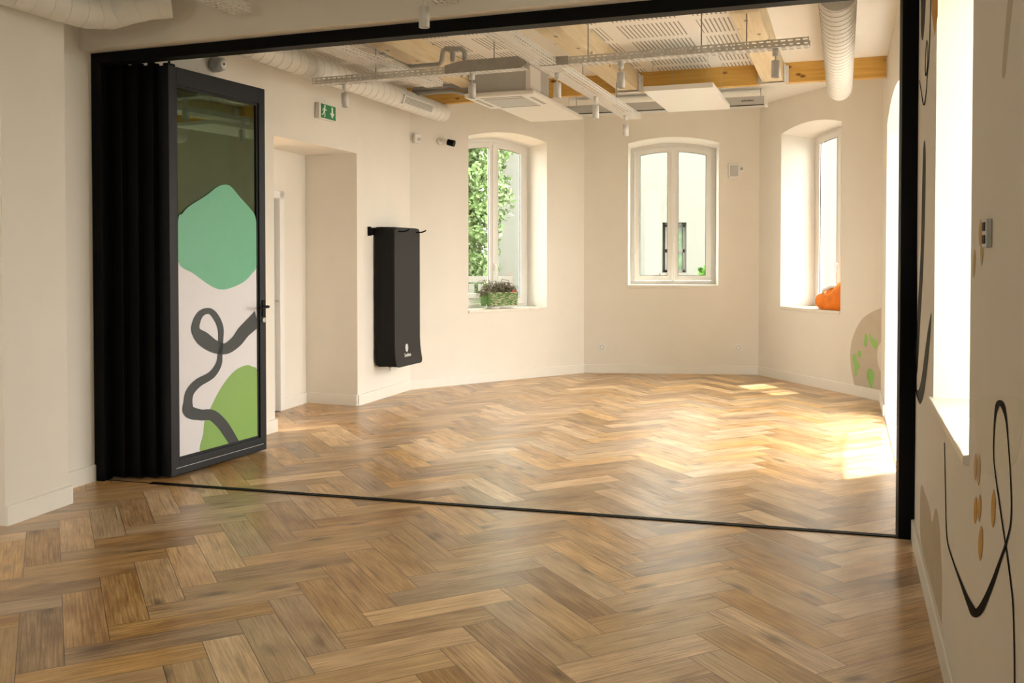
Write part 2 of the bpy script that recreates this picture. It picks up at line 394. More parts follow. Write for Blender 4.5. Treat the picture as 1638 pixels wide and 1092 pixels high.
# right wall: one plane through both rooms; garden door in the far room, window in the near room
RB = FRo-dS*8.4; RBv = Vector((RB.x, RB.y, 0))
RA = c4.copy()
rl = L2(RA, FRo)
def rs(P): return (Vector(P[:2])-RA.xy).dot(hd(RA, RB))
dd0 = rs(c5)                       # far jamb of the garden door
near_w = onw(1496, 323, RA, RBv)[1]; near_w1 = onw(1553.3, 375, RA, RBv)[1]
RW_OPEN = [(dd0, dd0+2.25, .02, 2.62, .10, .02, .02), (near_w, near_w1, .872, 3.0, .0, .0, 0), (near_w1+2.6, near_w1+3.8, .872, 2.9, .08, .05, .04)]  # third opening: unseen window added behind the camera to light the left walls
wall('wall_right', RA, RBv, 0, 3.6, RW_OPEN, e1=.3)
for s0, s1, a, zs, r_, _, _ in RW_OPEN: portal(RA, RBv, (s0+s1)/2, (a+zs)/2, s1-s0, zs-a+.1, .47)
# left wall of the far room with the splayed door recess
wall('wall_left', LWa-dS*1.55, LWa, 0, 3.6, t=.9)
LWd = hd(LWa, c1)
wall('wall_left', LWb, c1, 0, 3.6, t=.24, e1=.0)
lintel = wall('wall_left', LWa, LWb, 2.434, 3.6, t=.62); lintel.name = 'wall_left_lintel'
rec0 = RECD-(REC-RECD).normalized()*.45
wall('wall_recess_back', rec0, REC, 0, 2.6, [(.02, .50, .0, 2.0, 0, 0, 0)], t=.12)
wall('wall_recess_reveal', REC, LWb, 0, 2.6, t=.1)
# near room left side: pier and recessed wall
wall('wall_near_pier', PL0, PL0+(PL1-PL0)*1.0, 0, 3.6, t=.6)
W2d = dS
w2a = Vector((W20.x, W20.y, 0))-dS*.55; w2b = onz(156.6, 767)+dS*.12
wall('wall_near_left', w2a, w2b, 0, 3.6, t=.3)
# opening left of the pier, deep reveal, then the wall goes on behind the camera
PLm = PL0-dS*1.3
lin_ = wall('wall_near_lintel', PLm, PL0, 2.43, 3.6, t=.6)
wall('wall_alcove', PLm-dP*.6, PL0-dP*.6, 0, 3.6, t=.1)
PLe = PLm-dS*6.6
wall('wall_near_side', PLe, PLm, 0, 3.6, t=.4)
# rear wall; unseen window added behind the camera to light the near room
Lr = L2(RBv, PLe)
REAR = [(2.6, 3.8, .85, 2.85, .08, .05, .04)]
wall('wall_rear', RBv, PLe, 0, 3.6, REAR, e1=.3, e0=.3)
for s0, s1, a, zs, r_, _, _ in REAR: portal(RBv, PLe, (s0+s1)/2, (a+zs)/2, s1-s0, zs-a+.1, .47)

# floor: herringbone planks, one mesh
def make_floor():
    wd, Lp = .155, .62; al = math.radians(63.4)
    ea = Vector((math.sin(al), math.cos(al))); eb = Vector((math.cos(al), -math.sin(al)))
    # anchor: a plank corner read on the floor
    P = onz(760+730/3.9, 840+822/3.9).xy; a0 = P.dot(ea)-wd; b0 = P.dot(eb)
    vs = []; fs = []; uvs = []; uv2 = []; cols = []
    rnd = random.Random(11)
    lo_n = Vector((-dP.x, -dP.y))
    def inside(p):
        if p.y < -4.6 or p.y > 12.3 or p.x < -6.5 or p.x > 4.4: return False
        q = p-FRo.xy
        if q.dot(dP.xy) > .75: return False
        return True
    for j in range(-12, 12):
        for i in range(-60, 90):
            for typ in (0, 1):
                x0 = (i+4*j)*wd; y0 = (-i+4*j)*wd
                if typ == 0: X0, X1, Y0, Y1 = x0, x0+Lp, y0, y0+wd
                else: X0, X1, Y0, Y1 = x0, x0+wd, y0-Lp, y0
                cpt = ea*(a0+(X0+X1)/2)+eb*(b0+(Y0+Y1)/2)
                r1, r2, r3 = rnd.random(), rnd.random(), rnd.random(); ox, oy = rnd.random()*40, rnd.random()*40
                if not inside(cpt): continue
                k = len(vs)
                for (x, y) in ((X0, Y0), (X1, Y0), (X1, Y1), (X0, Y1)):
                    p = ea*(a0+x)+eb*(b0+y); vs.append((p.x, p.y, 0))
                fs.append((k+3, k+2, k+1, k))
                cs = [(X0, Y1), (X1, Y1), (X1, Y0), (X0, Y0)]
                for x, y in cs:
                    lx, ly = (x-X0, y-Y0) if typ == 0 else (y-Y0, x-X0)
                    uvs.append((lx+ox, ly+oy)); uv2.append((lx, ly)); cols.append((r1, r2, r3, 1))
    me = bpy.data.meshes.new('floor'); me.from_pydata(vs, [], fs)
    me.uv_layers.new(name='grain'); me.uv_layers.new(name='edge'); me.color_attributes.new('plank', 'FLOAT_COLOR', 'CORNER')
    a = me.uv_layers['grain']; b = me.uv_layers['edge']; c = me.color_attributes['plank']
    for i in range(len(uvs)): a.data[i].uv = uvs[i]; b.data[i].uv = uv2[i]; c.data[i].color = cols[i]
    me.materials.append(M_FLOOR); o = bpy.data.objects.new('floor', me); link(o); struct(o)
    # make sure it faces up
    if me.polygons[0].normal.z < 0: me.flip_normals()
make_floor()
o = MB().box(-7, 4.6, -5, 12.6, -.25, -.012).build('floor_slab', M_GROUND); struct(o)

# ceilings: local x = across (P), y = along (S)
CM = frame_mat((0, 0, 0), dP)
def toS(P): P = Vector(P); return Vector((P.xy.dot(dP.xy), P.xy.dot(dS.xy)))
q0 = toS(FL); q1 = toS(c1); q4 = toS(c4); q2 = toS(c2); q3 = toS(c3)
ypart = toS(FR).y
XL, XR = toS(LWa).x-.3, toS(FRo).x+.3
LEDY = (q1.y+toS(c5).y)/2+.02    # ledger line across the room
b2x = toS(onz(1236, 132, 3.08)).x
o = MB().box(XL-1.2, b2x-.05, ypart-.55, LEDY+.05, ZC, ZC+.1).build('ceiling', M_PERF, M=CM); struct(o)
o = MB().box(b2x-.05, XR, ypart-.55, LEDY+.05, ZC, ZC+.1).build('ceiling_plain', M_CEIL, M=CM); struct(o)
bx = toS(onz(1218, 160, 3.27)).x
def outn(A, B, k):
    d = hd(A, B); n = Vector((-d.y, d.x)); return n*k
def grow(k):
    # outline of the bay pushed outward by k
    o1, o2, o3 = outn(c1, c2, k), outn(c2, c3, k), outn(c3, c4, k)
    return [c1.xy+o1, c2.xy+(o1+o2)*.55, c3.xy+(o2+o3)*.55, c4.xy+o3]
gb_ = grow(.2); gl_ = dP.xy*(q1.x-.1)+dS.xy*(LEDY+.05); gr_ = dP.xy*(q4.x+.12)+dS.xy*(LEDY+.05)
o = MB().prism([tuple(p) for p in [gl_]+gb_+[gr_]], ZC+.035, ZC+.15, 'z').build('ceiling_bay', M_CEIL); struct(o)
o = MB().box(toS(onz(1145, 150, 3.27)).x, bx, LEDY+.55, LEDY+1.25, ZC+.024, ZC+.034).build('ceiling_bay_board', M_PERF, M=CM); struct(o)
o = MB().box(XL-4, XR+.1, -6, ypart-.5, 3.25, 3.35).build('ceiling_near', M_CEIL, M=CM); struct(o)
rf = [dP.xy*(XL-4)+dS.xy*-6, dP.xy*(XL-4)+dS.xy*(q1.y+.2)]+grow(.45)+[dP.xy*(XR+.12)+dS.xy*(q4.y-.1), dP.xy*(XR+.12)+dS.xy*-6]
o = MB().prism([tuple(p) for p in rf], 3.6, 3.7, 'z').build('ceiling_slab', M_CEIL); struct(o)

# bulkhead above the sliding-folding partition
HP = [(156.6, 90), (1060, 4.4), (1446, -35)]; HQ = [(165, 103), (1060, 25.3), (1446, -12)]
pdir = hd(FL, FR)
def onp(u, v): return onw(u, v, FL, FR)
top = [onp(*p) for p in HP]; bot = [onp(*p) for p in HQ]
Lp_ = L2(FL, FRo); PM = frame_mat(FL, FR-FL)
def lerp(a, b, t): return a+(b-a)*t
def zline(arr, s):
    (P0, s0), (P1, s1) = arr[0], arr[-1]; return lerp(P0.z, P1.z, (s-s0)/(s1-s0))
zt0, zt1 = zline(top, 0)-.0, zline(top, Lp_); zb0, zb1 = zline(bot, 0), zline(bot, Lp_)
o = MB().prism([(-.35, zt0+.005), (Lp_+.15, zt1+.005), (Lp_+.15, 3.6), (-.35, 3.6)], -.13, .14, 'y').build('wall_partition', M_WALL, M=PM); struct(o)

# baseboards
baseboard('baseboard_bay_left', c1, c2); baseboard('baseboard_bay_back', c2, c3); baseboard('baseboard_bay_right', c3, c4)
baseboard('baseboard_left', LWb, c1); baseboard('baseboard_left', LWa-dS*1.5, LWa, e1=.016)
baseboard('baseboard_recess', REC, LWb, e1=.0)
bd = (REC-RECD).normalized(); rec1 = RECD+bd*.09
baseboard('baseboard_recess', rec1, REC)
baseboard('baseboard_right', c4, Vector((RA.x, RA.y, 0))+(RBv-Vector((RA.x, RA.y, 0))).normalized()*dd0)
RWd = hd(RA, RBv); RW3 = Vector((RWd.x, RWd.y, 0)); RWn = Vector((-RWd.y, RWd.x, 0))
G0 = Vector((RA.x, RA.y, 0))+RW3*dd0
baseboard('baseboard_door_reveal', G0, G0+RWn*.46, h=.105, t=.016)
RAl = Vector((RA.x, RA.y, 0)); RDl = (RBv-RAl).normalized()
baseboard('baseboard_near_right', RAl+RDl*(rs(FRo)-.02), RBv)
baseboard('baseboard_near_pier', PL0, PL1, e1=.018)
baseboard('baseboard_near_left', w2a, w2b-dS*.15)
baseboard('baseboard_near_side', PLe, PLm)

# ------------------------------------------------------------------ windows
def make_window(idx, W_, off=.33, TT=.43, spr=SP, depth=.06, sashes=2, handle=True):
    A, B, s0, s1, z0, zs, rise = W_
    k = off/TT; s0 += SP*k; s1 -= spr*k; zs -= DRP*k
    root = thing('window_%d' % idx, None, None, Vector((A.x, A.y, 0)), B-A); struct(root)
    def ringm(o_, i_, y0, y1):
        n = len(o_); mb = MB(); vs = [(p[0], y, p[1]) for y in (y0, y1) for p in o_]+[(p[0], y, p[1]) for y in (y0, y1) for p in i_]; fs = []
        for i in range(n):
            j = (i+1) % n
            fs += [(i, j, 2*n+j, 2*n+i), (n+i, 3*n+i, 3*n+j, n+j), (i, n+i, n+j, j), (2*n+i, 2*n+j, 3*n+j, 3*n+i)]
        return mb.add(vs, fs)
    fw = .05
    O_ = arch_pts(s0-.01, s1+.01, z0+.005, zs, rise); I_ = arch_pts(s0+fw, s1-fw, z0+fw, zs-fw*.7, rise*.88)
    ringm(O_, I_, off, off+depth+.03).build('window_frame', M_WHITE, root)
    # two sashes, each with its own arch piece
    sm = (s0+s1)/2; wdt = s1-s0; R = (wdt*wdt/4+rise*rise)/(2*rise); cz = zs-fw*.7+rise*.88-R
    def zarc(s, r): return cz+math.sqrt(max(0, (R-r)**2-(s-sm)**2))
    def outline(a, b, zb, r, n=10):
        return [(a, zb), (b, zb)]+[(lerp(b, a, i/n), zarc(lerp(b, a, i/n), r)) for i in range(n+1)]
    for q in range(2):
        a, b = (s0+fw+.003, sm-.002) if q == 0 else (sm+.002, s1-fw-.003)
        sw = .058
        so = ringm(outline(a, b, z0+fw+.003, .004), outline(a+sw, b-sw, z0+fw+sw, sw), off-.018, off+.020)
        sa = so.build('sash', M_WHITE, root)
        gb = outline(a+sw-.006, b-sw+.006, z0+fw+sw-.006, sw-.006)
        g = MB().prism(gb, off-.002, off+.004, 'y').build('pane', M_GLASS, sa)
        gs = ringm(outline(a+sw-.001, b-sw+.001, z0+fw+sw-.001, sw-.001), outline(a+sw+.006, b-sw-.006, z0+fw+sw+.006, sw+.006), off-.022, off-.010)
        gs.build('glazing_bead', M_WHITE, sa)
        ringm(outline(a+sw+.003, b-sw-.003, z0+fw+sw+.003, sw+.003), outline(a+sw+.011, b-sw-.011, z0+fw+sw+.011, sw+.011), off-.0085, off-.003).build('gasket', M_RUBBER, sa)
    MB().bbox(sm-.022, sm+.022, off-.034, off-.016, z0+fw, zarc(sm, .03), .004).build('meeting_rail', M_WHITE, root)
    if handle:
        h = MB().bbox(sm-.014, sm+.014, off-.046, off-.032, z0+.44, z0+.53, .004); h.bbox(sm-.009, sm+.009, off-.075, off-.046, z0+.5, z0+.518, .004); h.bbox(sm-.009, sm+.009, off-.085, off-.070, z0+.40, z0+.518, .004)
        h.build('handle', M_WHITE, root)
    for zz in (z0+.3, zs-.35):
        MB().tube([(s0+fw-.004, off-.02, zz), (s0+fw-.004, off-.02, zz+.09)], .008, 8).build('hinge', M_WHITE, root)
    MB().bbox(W_[2]-.0, W_[3]+.0, -.012, off+.01, z0-.028, z0+.004, .003).build('window_sill', M_SILL, root)
    return root
make_window(1, WIN1); make_window(2, WIN2, TT=.45, spr=.0); make_window(3, WIN3, off=.43, TT=.54)
# near-room window on the right wall (deep reveal; sash plane far back) and its long sill
A4 = Vector((RA.x, RA.y, 0))
r4 = thing('window_4', None, None, A4, RBv-RA); struct(r4)
MB().bbox(near_w-.03, near_w1+.012, -.016, .44, .845, .874, .004).build('window_sill', M_SILL, r4)
f4 = MB()
for (a, b, c, d_) in ((near_w, near_w+.06, .87, 3.0), (near_w1-.06, near_w1, .87, 3.0), (near_w, near_w1, .87, .93), (near_w, near_w1, 2.94, 3.0), ((near_w+near_w1)/2-.05, (near_w+near_w1)/2+.05, .87, 3.0)):
    f4.box(a, b, .40, .46, c, d_)
f4.build('window_frame', M_WHITE, r4); MB().box(near_w, near_w1, .425, .43, .9, 2.98).build('pane', M_GLASS, r4)
def added_window(idx, A, B, o5):
    s0, s1, a, zs, rise, sp, dr = o5
    r = thing('window_%d' % idx, None, None, Vector((A.x, A.y, 0)), Vector((B.x-A.x, B.y-A.y))); struct(r)
    f = MB(); m_ = (s0+s1)/2
    for q in ((s0, s0+.1, a, zs), (s1-.1, s1, a, zs), (s0, s1, a, a+.08), (s0, s1, zs-.06, zs+.06), (m_-.06, m_+.06, a, zs)): f.box(q[0], q[1], .36, .42, q[2], q[3])
    f.build('window_frame', M_WHITE, r)
    MB().box(s0, s1, .385, .39, a, zs).build('pane', M_GLASS, r)
    MB().bbox(s0, s1, -.012, .36, a-.028, a+.004, .003).build('window_sill', M_SILL, r)
added_window(5, RA, RBv, RW_OPEN[2]); added_window(6, RBv, PLe, REAR[0])  # both out of view, added to bring daylight into the near room
# glazed garden door in the far room (stands open outward, only its reveal is seen)
gd = thing('door_2', None, None, A4, RBv-RA); struct(gd)
MB().bbox(dd0-.0, dd0+2.25, -.004, .5, -.02, .012, .003).build('threshold', M_SILL, gd)

# door in the recess
rm = thing('door_1', None, None, rec0, REC-rec0); struct(rm)
s_ = .02
fm = MB(); fm.bbox(s_-.03, s_+.03, -.02, .1, 0, 2.05, .004); fm.bbox(.455, .535, -.02, .1, 0, 2.05, .004); fm.bbox(s_-.03, .535, -.02, .1, 1.98, 2.05, .004)
fm.build('door_frame', M_WHITE, rm)
dm = MB().bbox(s_+.032, .453, .03, .07, .01, 1.978, .004).build('door_leaf', M_LGREY, rm)
hm = MB().tube([(s_+.39, .03, 1.03), (s_+.39, -.02, 1.03), (s_+.28, -.02, 1.03)], .009, 8)
hm.build('handle', M_GALV, dm)

# ------------------------------------------------------------------ folding partition: frame and leaves
pf = thing('partition_frame', 'black metal frame of the wide opening with floor rail', 'door frame', FL, FR-FL)
s1t = 0.0
MB().prism([(-.0, zb0), (Lp_, zb1), (Lp_, zt1+.01), (-.0, zt0+.01)], -.035, .06, 'y').build('header_rail', M_BLACK, pf)
for y in (-.005, .03): pass
MB().bbox(-.0, .075, -.035, .05, 0, zb0+.01, .003).build('post', M_BLACK, pf)
sR0 = (FR.xy-FL.xy).length
rp = MB()
# right post, sides on the sight lines of its two edges
pa = onw(1431, 858, FL, FR)[1]; pb = onw(1456, 858, FL, FR)[1]
rp.bbox(pa+.012, pb+.03, -.035, .06, 0, zb1+.01, .003)
rp.build('post', M_BLACK, pf)
tr = MB(); tr.box(.4, pa+.02, -.019, -.004, .0, .006); tr.box(.4, pa+.02, .004, .019, .0, .006); tr.box(.0, pa+.02, -.004, .004, -.01, .002)
tr.build('floor_rail', M_BLACK, pf)

leaf_d = hd(DL, DR); LW_ = L2(DL, DR); LZ0, LZ1 = .012, 2.677; LT = .091
leaf_n = Vector((leaf_d.y, -leaf_d.x, 0))      # towards the camera side (right face)
def leaf_uv(u, v):       # sight line -> leaf-face coordinates
    P, s = onw(u, v, DL, DR); return (s, P.z)
gs0, gz_bot = leaf_uv(287, 735.5); gs1 = leaf_uv(417, 700)[0]; gz_top = leaf_uv(288.5, 136.4)[1]
def make_leaf(root, art):
    # local x along leaf, y=0 visible face, +y thickness behind
    f = MB(); w0, w1 = .0, LW_
    f.bbox(w0, gs0, 0, LT, LZ0, LZ1, .004); f.bbox(gs1, w1, 0, LT, LZ0, LZ1, .004)
    f.bbox(gs0-.002, gs1+.002, .0, LT, LZ0, gz_bot, .004); f.bbox(gs0-.002, gs1+.002, 0, LT, gz_top, LZ1, .004)
    f.build('leaf_frame', M_ANTH if art else M_BLACK, root)
    b = MB(); e = .016
    for q in ((gs0, gs0+e, gz_bot, gz_top), (gs1-e, gs1, gz_bot, gz_top), (gs0, gs1, gz_bot, gz_bot+e), (gs0, gs1, gz_top-e, gz_top)): b.box(q[0], q[1], .012, .022, q[2], q[3])
    b.build('glazing_gasket', M_RUBBER, root)
    g = MB().box(gs0-.004, gs1+.004, .022, .030, gz_bot-.004, gz_top+.004).build('glass', M_DGLASS, root)
    xh = leaf_uv(421, 490)[0]
    for yy, sg in ((0, -1), (LT, 1)) if art else ():
        hr = MB(); hr.bbox(xh-.016, xh+.016, min(yy, yy+sg*.009), max(yy, yy+sg*.009), 1.0, 1.12, .003)
        hr.tube([(xh, yy+sg*.005, 1.075), (xh, yy+sg*.050, 1.075), (xh-.012, yy+sg*.060, 1.075), (xh-.115, yy+sg*.060, 1.072)], .0095, 10)
        hr.build('lever_handle', M_BLACK, root)
    if art:
        k = MB().tube([(xh, -.0, .975), (xh, -.012, .975)], .018, 14); k.build('lock_cylinder', M_GALV, root)
    rl_ = MB(); xx = .05
    rl_.bbox(xx-.035, xx+.035, .02, .06, LZ1-.002, LZ1+.02, .004); rl_.tube([(xx, .04, LZ1+.015), (xx, .04, LZ1+.035)], .008, 8)
    rl_.build('top_roller', M_BLACK, root)
    if not art:
        s = MB(); s.box(gs0-.004, gs1+.004, .031, .0335, gz_bot, 1.55); s.build('printed_film', M_FILM, root)
    return root
front = thing('folding_door_leaf', 'anthracite folding door leaf swung open showing green and black artwork film', 'folding door', DL, DR-DL)
make_leaf(front, True)
base = thing('folding_door_leaf', 'anthracite folding door leaf stacked edge-on against the left jamb', 'folding door', DL, DR-DL, group='folding door leaves stacked at the left jamb')
make_leaf(base, False)
step = (FL.xy+pdir*.082-DL.xy)/4.0
def copy_tree(o, parent=None):
    c = o.copy(); link(c)
    if parent: c.parent = parent
    for ch in o.children: copy_tree(ch, c)
    return c
for k in range(1, 5):
    t_ = base if k == 1 else copy_tree(base)
    P = DL.xy + step*k
    t_.matrix_world = frame_mat((P.x, P.y, 0), DR-DL)

# artwork film on the front leaf (flat, on the glass)
def smooth(pts, n=6, closed=True):
    P = [Vector(p) for p in pts]; N_ = len(P); out = []
    rng = range(N_) if closed else range(N_-1)
    for i in rng:
        if closed: p0, p1, p2, p3 = P[(i-1) % N_], P[i], P[(i+1) % N_], P[(i+2) % N_]
        else: p0, p1, p2, p3 = P[max(0, i-1)], P[i], P[i+1], P[min(N_-1, i+2)]
        for k in range(n):
            t = k/n; out.append(.5*((2*p1)+(-p0+p2)*t+(2*p0-5*p1+4*p2-p3)*t*t+(-p0+3*p1-3*p2+p3)*t**3))
    if not closed: out.append(P[-1])
    return out
def clampg(p): return (min(max(p[0], gs0+.016), gs1-.016), min(max(p[1], gz_bot+.016), gz_top))
def flat_shape(name, pts, y0, y1, m, parent, conv, sm=True, cl=clampg):
    q = smooth(pts) if sm else [Vector(p) for p in pts]
    pp = [cl(conv(p.x, p.y)) for p in q]
    out = []
    for p in pp:
        if not out or (Vector(p)-Vector(out[-1])).length > 1e-4: out.append(p)
    bm = bmesh.new(); vs = [bm.verts.new((p[0], y0, p[1])) for p in out]; es = [bm.edges.new((vs[i], vs[(i+1) % len(vs)])) for i in range(len(vs))]
    bmesh.ops.triangle_fill(bm, use_beauty=True, edges=es)
    me = bpy.data.meshes.new(name)
    r = bmesh.ops.extrude_face_region(bm, geom=bm.faces[:]); 
    for e in r['geom']:
        if isinstance(e, bmesh.types.BMVert): e.co.y = y1
    bmesh.ops.recalc_face_normals(bm, faces=bm.faces[:]); bm.to_mesh(me); bm.free(); me.materials.append(m)
    o = bpy.data.objects.new(name, me); link(o); o.parent = parent; return o
def stroke(name, pts, y0, y1, m, parent, conv, cl=lambda p: p, n=8):
    P3 = [Vector((p[0], p[1], p[2])) for p in pts]; q = smooth(P3, n, closed=False)
    mb = MB(); vs = []; N_ = len(q)
    for i, p in enumerate(q):
        a = q[max(0, i-1)]; b = q[min(N_-1, i+1)]; d = Vector((b.x-a.x, b.y-a.y)); d = d.normalized() if d.length > 0 else Vector((1, 0)); nn_ = Vector((-d.y, d.x))*p.z/2
        L_ = cl(conv(p.x+nn_.x, p.y+nn_.y)); R_ = cl(conv(p.x-nn_.x, p.y-nn_.y))
        vs += [(L_[0], y0, L_[1]), (R_[0], y0, R_[1]), (L_[0], y1, L_[1]), (R_[0], y1, R_[1])]
    fs = []
    for i in range(N_-1):
        a = 4*i; b = a+4; fs += [(a, a+1, b+1, b), (a+2, b+2, b+3, a+3), (a, b, b+2, a+2), (a+1, a+3, b+3, b+1)]
    fs += [(0, 2, 3, 1), (4*N_-4, 4*N_-3, 4*N_-1, 4*N_-2)]
    return mb.add(vs, fs).build(name, m, parent)
Z6 = lambda L_: [(140+p[0]/2.729, 400+p[1]/2.729)+tuple(c/2.729 for c in p[2:]) for p in L_]
Z5 = lambda L_: [(140+p[0]/2.6, 80+p[1]/2.6) for p in L_]
BLOB = Z5([(385, 705), (402, 680), (430, 650), (500, 605), (545, 570), (575, 560), (603, 567), (640, 610), (680, 655), (704, 690), (712, 760), (712, 890), (690, 930), (655, 965), (600, 990), (560, 995), (520, 980), (450, 930), (385, 878)])
flat_shape('white_film', [(287, 360), (345, 380), (400, 380), (418, 360), (418, 745), (286, 745)], .0165, .0215, M_FILM, front, leaf_uv, sm=False)
flat_shape('green_hexagon_film', BLOB, .0150, .0164, M_BLOB, front, leaf_uv)
flat_shape('leaf_green_film', Z6([(515, 900), (514, 800), (522, 740), (545, 690), (580, 620), (620, 560), (660, 520), (700, 503), (725, 508), (750, 535), (750, 700), (750, 900)]), .0150, .0164, M_LEAFG, front, leaf_uv)
stroke('black_squiggle_film', Z6([(760, 285, 60), (735, 312, 60), (690, 355, 54), (655, 400, 50), (610, 430, 48), (560, 420, 56), (510, 385, 62), (480, 350, 38), (484, 310, 32), (505, 275, 28), (540, 266, 26), (568, 292, 27), (588, 340, 25), (589, 400, 20), (586, 455, 20), (579, 500, 26), (548, 545, 32), (490, 580, 36), (455, 620, 36), (446, 665, 38), (452, 705, 54), (500, 719, 48), (550, 721, 48), (592, 757, 48), (622, 800, 46), (652, 850, 42), (665, 880, 40)]), .0134, .0149, M_INK, front, leaf_uv, cl=clampg)
MB().box(gs0-.03, gs1+.03, -.002, .001, gz_bot-.052, gz_bot-.049).build('bead_line', M_LGREY, front)

# ------------------------------------------------------------------ ceiling structure: ledger, joists
ox = toS(c1).x; ex = toS(c5).x
led = MB().box(0, ex-ox, -.03, .05, 3.055, ZC+.03)
lo = led.build('wall_plate_beam', M_PINE); lo.matrix_world = frame_mat(dP*ox+dS*LEDY+Vector((0, 0, 0)), dP)
props(lo, 'knotty orange pine beam running across the far room above the bay', 'beam')
jo = []
for uu, vv, tag_, nm in ((802, 162, 'leftmost pine joist, above the boxed cooling unit', 0), (1006, 146, 'middle pine joist on a metal hanger, above the floating panel', 1), (1236, 131, 'rightmost pine joist beside the plain ceiling and big duct', 2), (560, 180, 'pine joist close to the left wall above the spiral duct', 3)):
    x = toS(onz(uu, vv, 3.06)).x
    y0 = ypart-.45
    j = thing('ceiling_joist', tag_, 'beam', dP*x+dS*y0, dS, group='pine joists under the far ceiling')
    LL = LEDY-.035-y0
    MB().bbox(0, LL, -.095, .095, 3.06, ZC-.002, .004).build('joist_timber', M_PINE2, j)
    h = MB(); h.box(LL-.06, LL, -.112, -.098, 3.045, ZC-.02); h.box(LL-.06, LL, .098, .112, 3.045, ZC-.02); h.box(LL-.06, LL, -.112, .112, 3.04, 3.052)
    h.box(LL-.004, LL, -.14, .14, 3.05, ZC-.03)
    h.build('joist_hanger', M_WSTEEL, j)

# ------------------------------------------------------------------ cable trays with real slots
def perf_strip(mb, x0, x1, M, y0, y1, rows, pitch=.046, slot=.029, sh=.40):
    """flat perforated strip in local XY, transformed by M"""
    n = max(1, int((x1-x0)/pitch)); px = (x1-x0)/n; ry = (y1-y0)/rows
    for r in range(rows):
        ya, yb = y0+r*ry, y0+(r+1)*ry; ym = (ya+yb)/2; h = ry*sh/2*1.2
        for i in range(n):
            a = x0+i*px; b = a+px; o = (px*.5 if False else 0); c = (a+b)/2; sa, sb = c-slot/2, c+slot/2
            vs = [(a, ya, 0), (b, ya, 0), (b, yb, 0), (a, yb, 0), (sa, ym-h, 0), (sb, ym-h, 0), (sb, ym+h, 0), (sa, ym+h, 0)]
            mb.add(vs, [(0, 1, 5, 4), (1, 2, 6, 5), (2, 3, 7, 6), (3, 0, 4, 7)], M=M)
def tray(name, label, P0, P1, z, wd=.11, hg=.05, rows=3, solid=None, sh2=.26, mt=M_WSTEEL, grp='perforated cable trays', gusset=False):
    d = Vector((P1[0]-P0[0], P1[1]-P0[1], 0)); Ln = d.length
    r = thing(name, label, 'cable tray', (P0[0], P0[1], z), d, group=grp)
    mb = MB()
    perf_strip(mb, 0, Ln, Matrix.Identity(4), -wd/2, wd/2, rows)
    for sy in (-1, 1):
        Ms = Matrix.Translation((0, sy*wd/2, 0)) @ Matrix.Rotation(PI/2, 4, 'X')
        perf_strip(mb, 0, Ln, Ms, 0, hg, 2, sh=sh2)
        mb.box(0, Ln, sy*wd/2-(.008 if sy > 0 else 0), sy*wd/2+(.008 if sy < 0 else 0), hg-.001, hg+.001)
    o = mb.build('tray_channel', mt, r, recalc=False)
    so = o.modifiers.new('sheet', 'SOLIDIFY'); so.thickness = .0018; so.offset = 0
    if gusset: MB().prism([(-.10, .0), (-.06, -.004), (.12, -.004), (.12, .056), (-.06, .06), (-.10, .05)], -wd/2-.006, -wd/2-.003, 'y').build('side_plate', M_GALV, r)
    if solid:
        a, b = solid
        sd = MB(); sd.prism([(a, -.002), (b, -.002), (b+.05, .03), (b, .085), (a+.12, .085), (a, .06)], -wd/2-.006, -wd/2-.003, 'y'); sd.build('side_plate', M_GALV, r)
    return r
ZT = 2.81
pA = onz(505, 137, ZT); pB = onz(1295, 74, ZT); pN = onz(868, 109, ZT)
dT = hd(pA, pB); dT3 = Vector((dT.x, dT.y, 0)); LA = (pN.xy-pA.xy).length
tray('cable_tray', 'left arm of the hanging perforated cable tray crossing the far room', pA, pA+dT3*(LA-.12), ZT, solid=(LA-.75, LA-.14))
tray('cable_tray', 'right arm of the hanging perforated cable tray, ending near the big duct', pA+dT3*(LA+.10), pB, ZT, gusset=True)
sN = onz(878, 108, ZT); sE = onz(1012, 191, ZT); sF = sN-(sE-sN)*.52
tray('cable_tray', 'wide perforated cable tray running from the opening towards the bay', sF, sE, ZT+.002, wd=.16, rows=5, hg=.05)
sA2 = onz(480, 64, ZT+.1); sB2 = onz(695, 139, ZT+.1)
tray('cable_tray', 'perforated cable tray running beside the left spiral duct', sA2-(sB2-sA2)*.15, sB2, ZT+.10, wd=.16, rows=5, hg=.05)
n0 = onz(386, 22, 2.86); tray('cable_tray', 'perforated cable tray in front of the opening, upper left', n0-dS*2.2, n0, 2.86, wd=.13, rows=4, grp='near cable trays')
n1 = onz(719, 9, 2.86); tray('cable_tray', 'perforated cable tray in front of the opening, above the near spotlight', n1-dS*2.2, n1, 2.86, wd=.13, rows=4, grp='near cable trays')

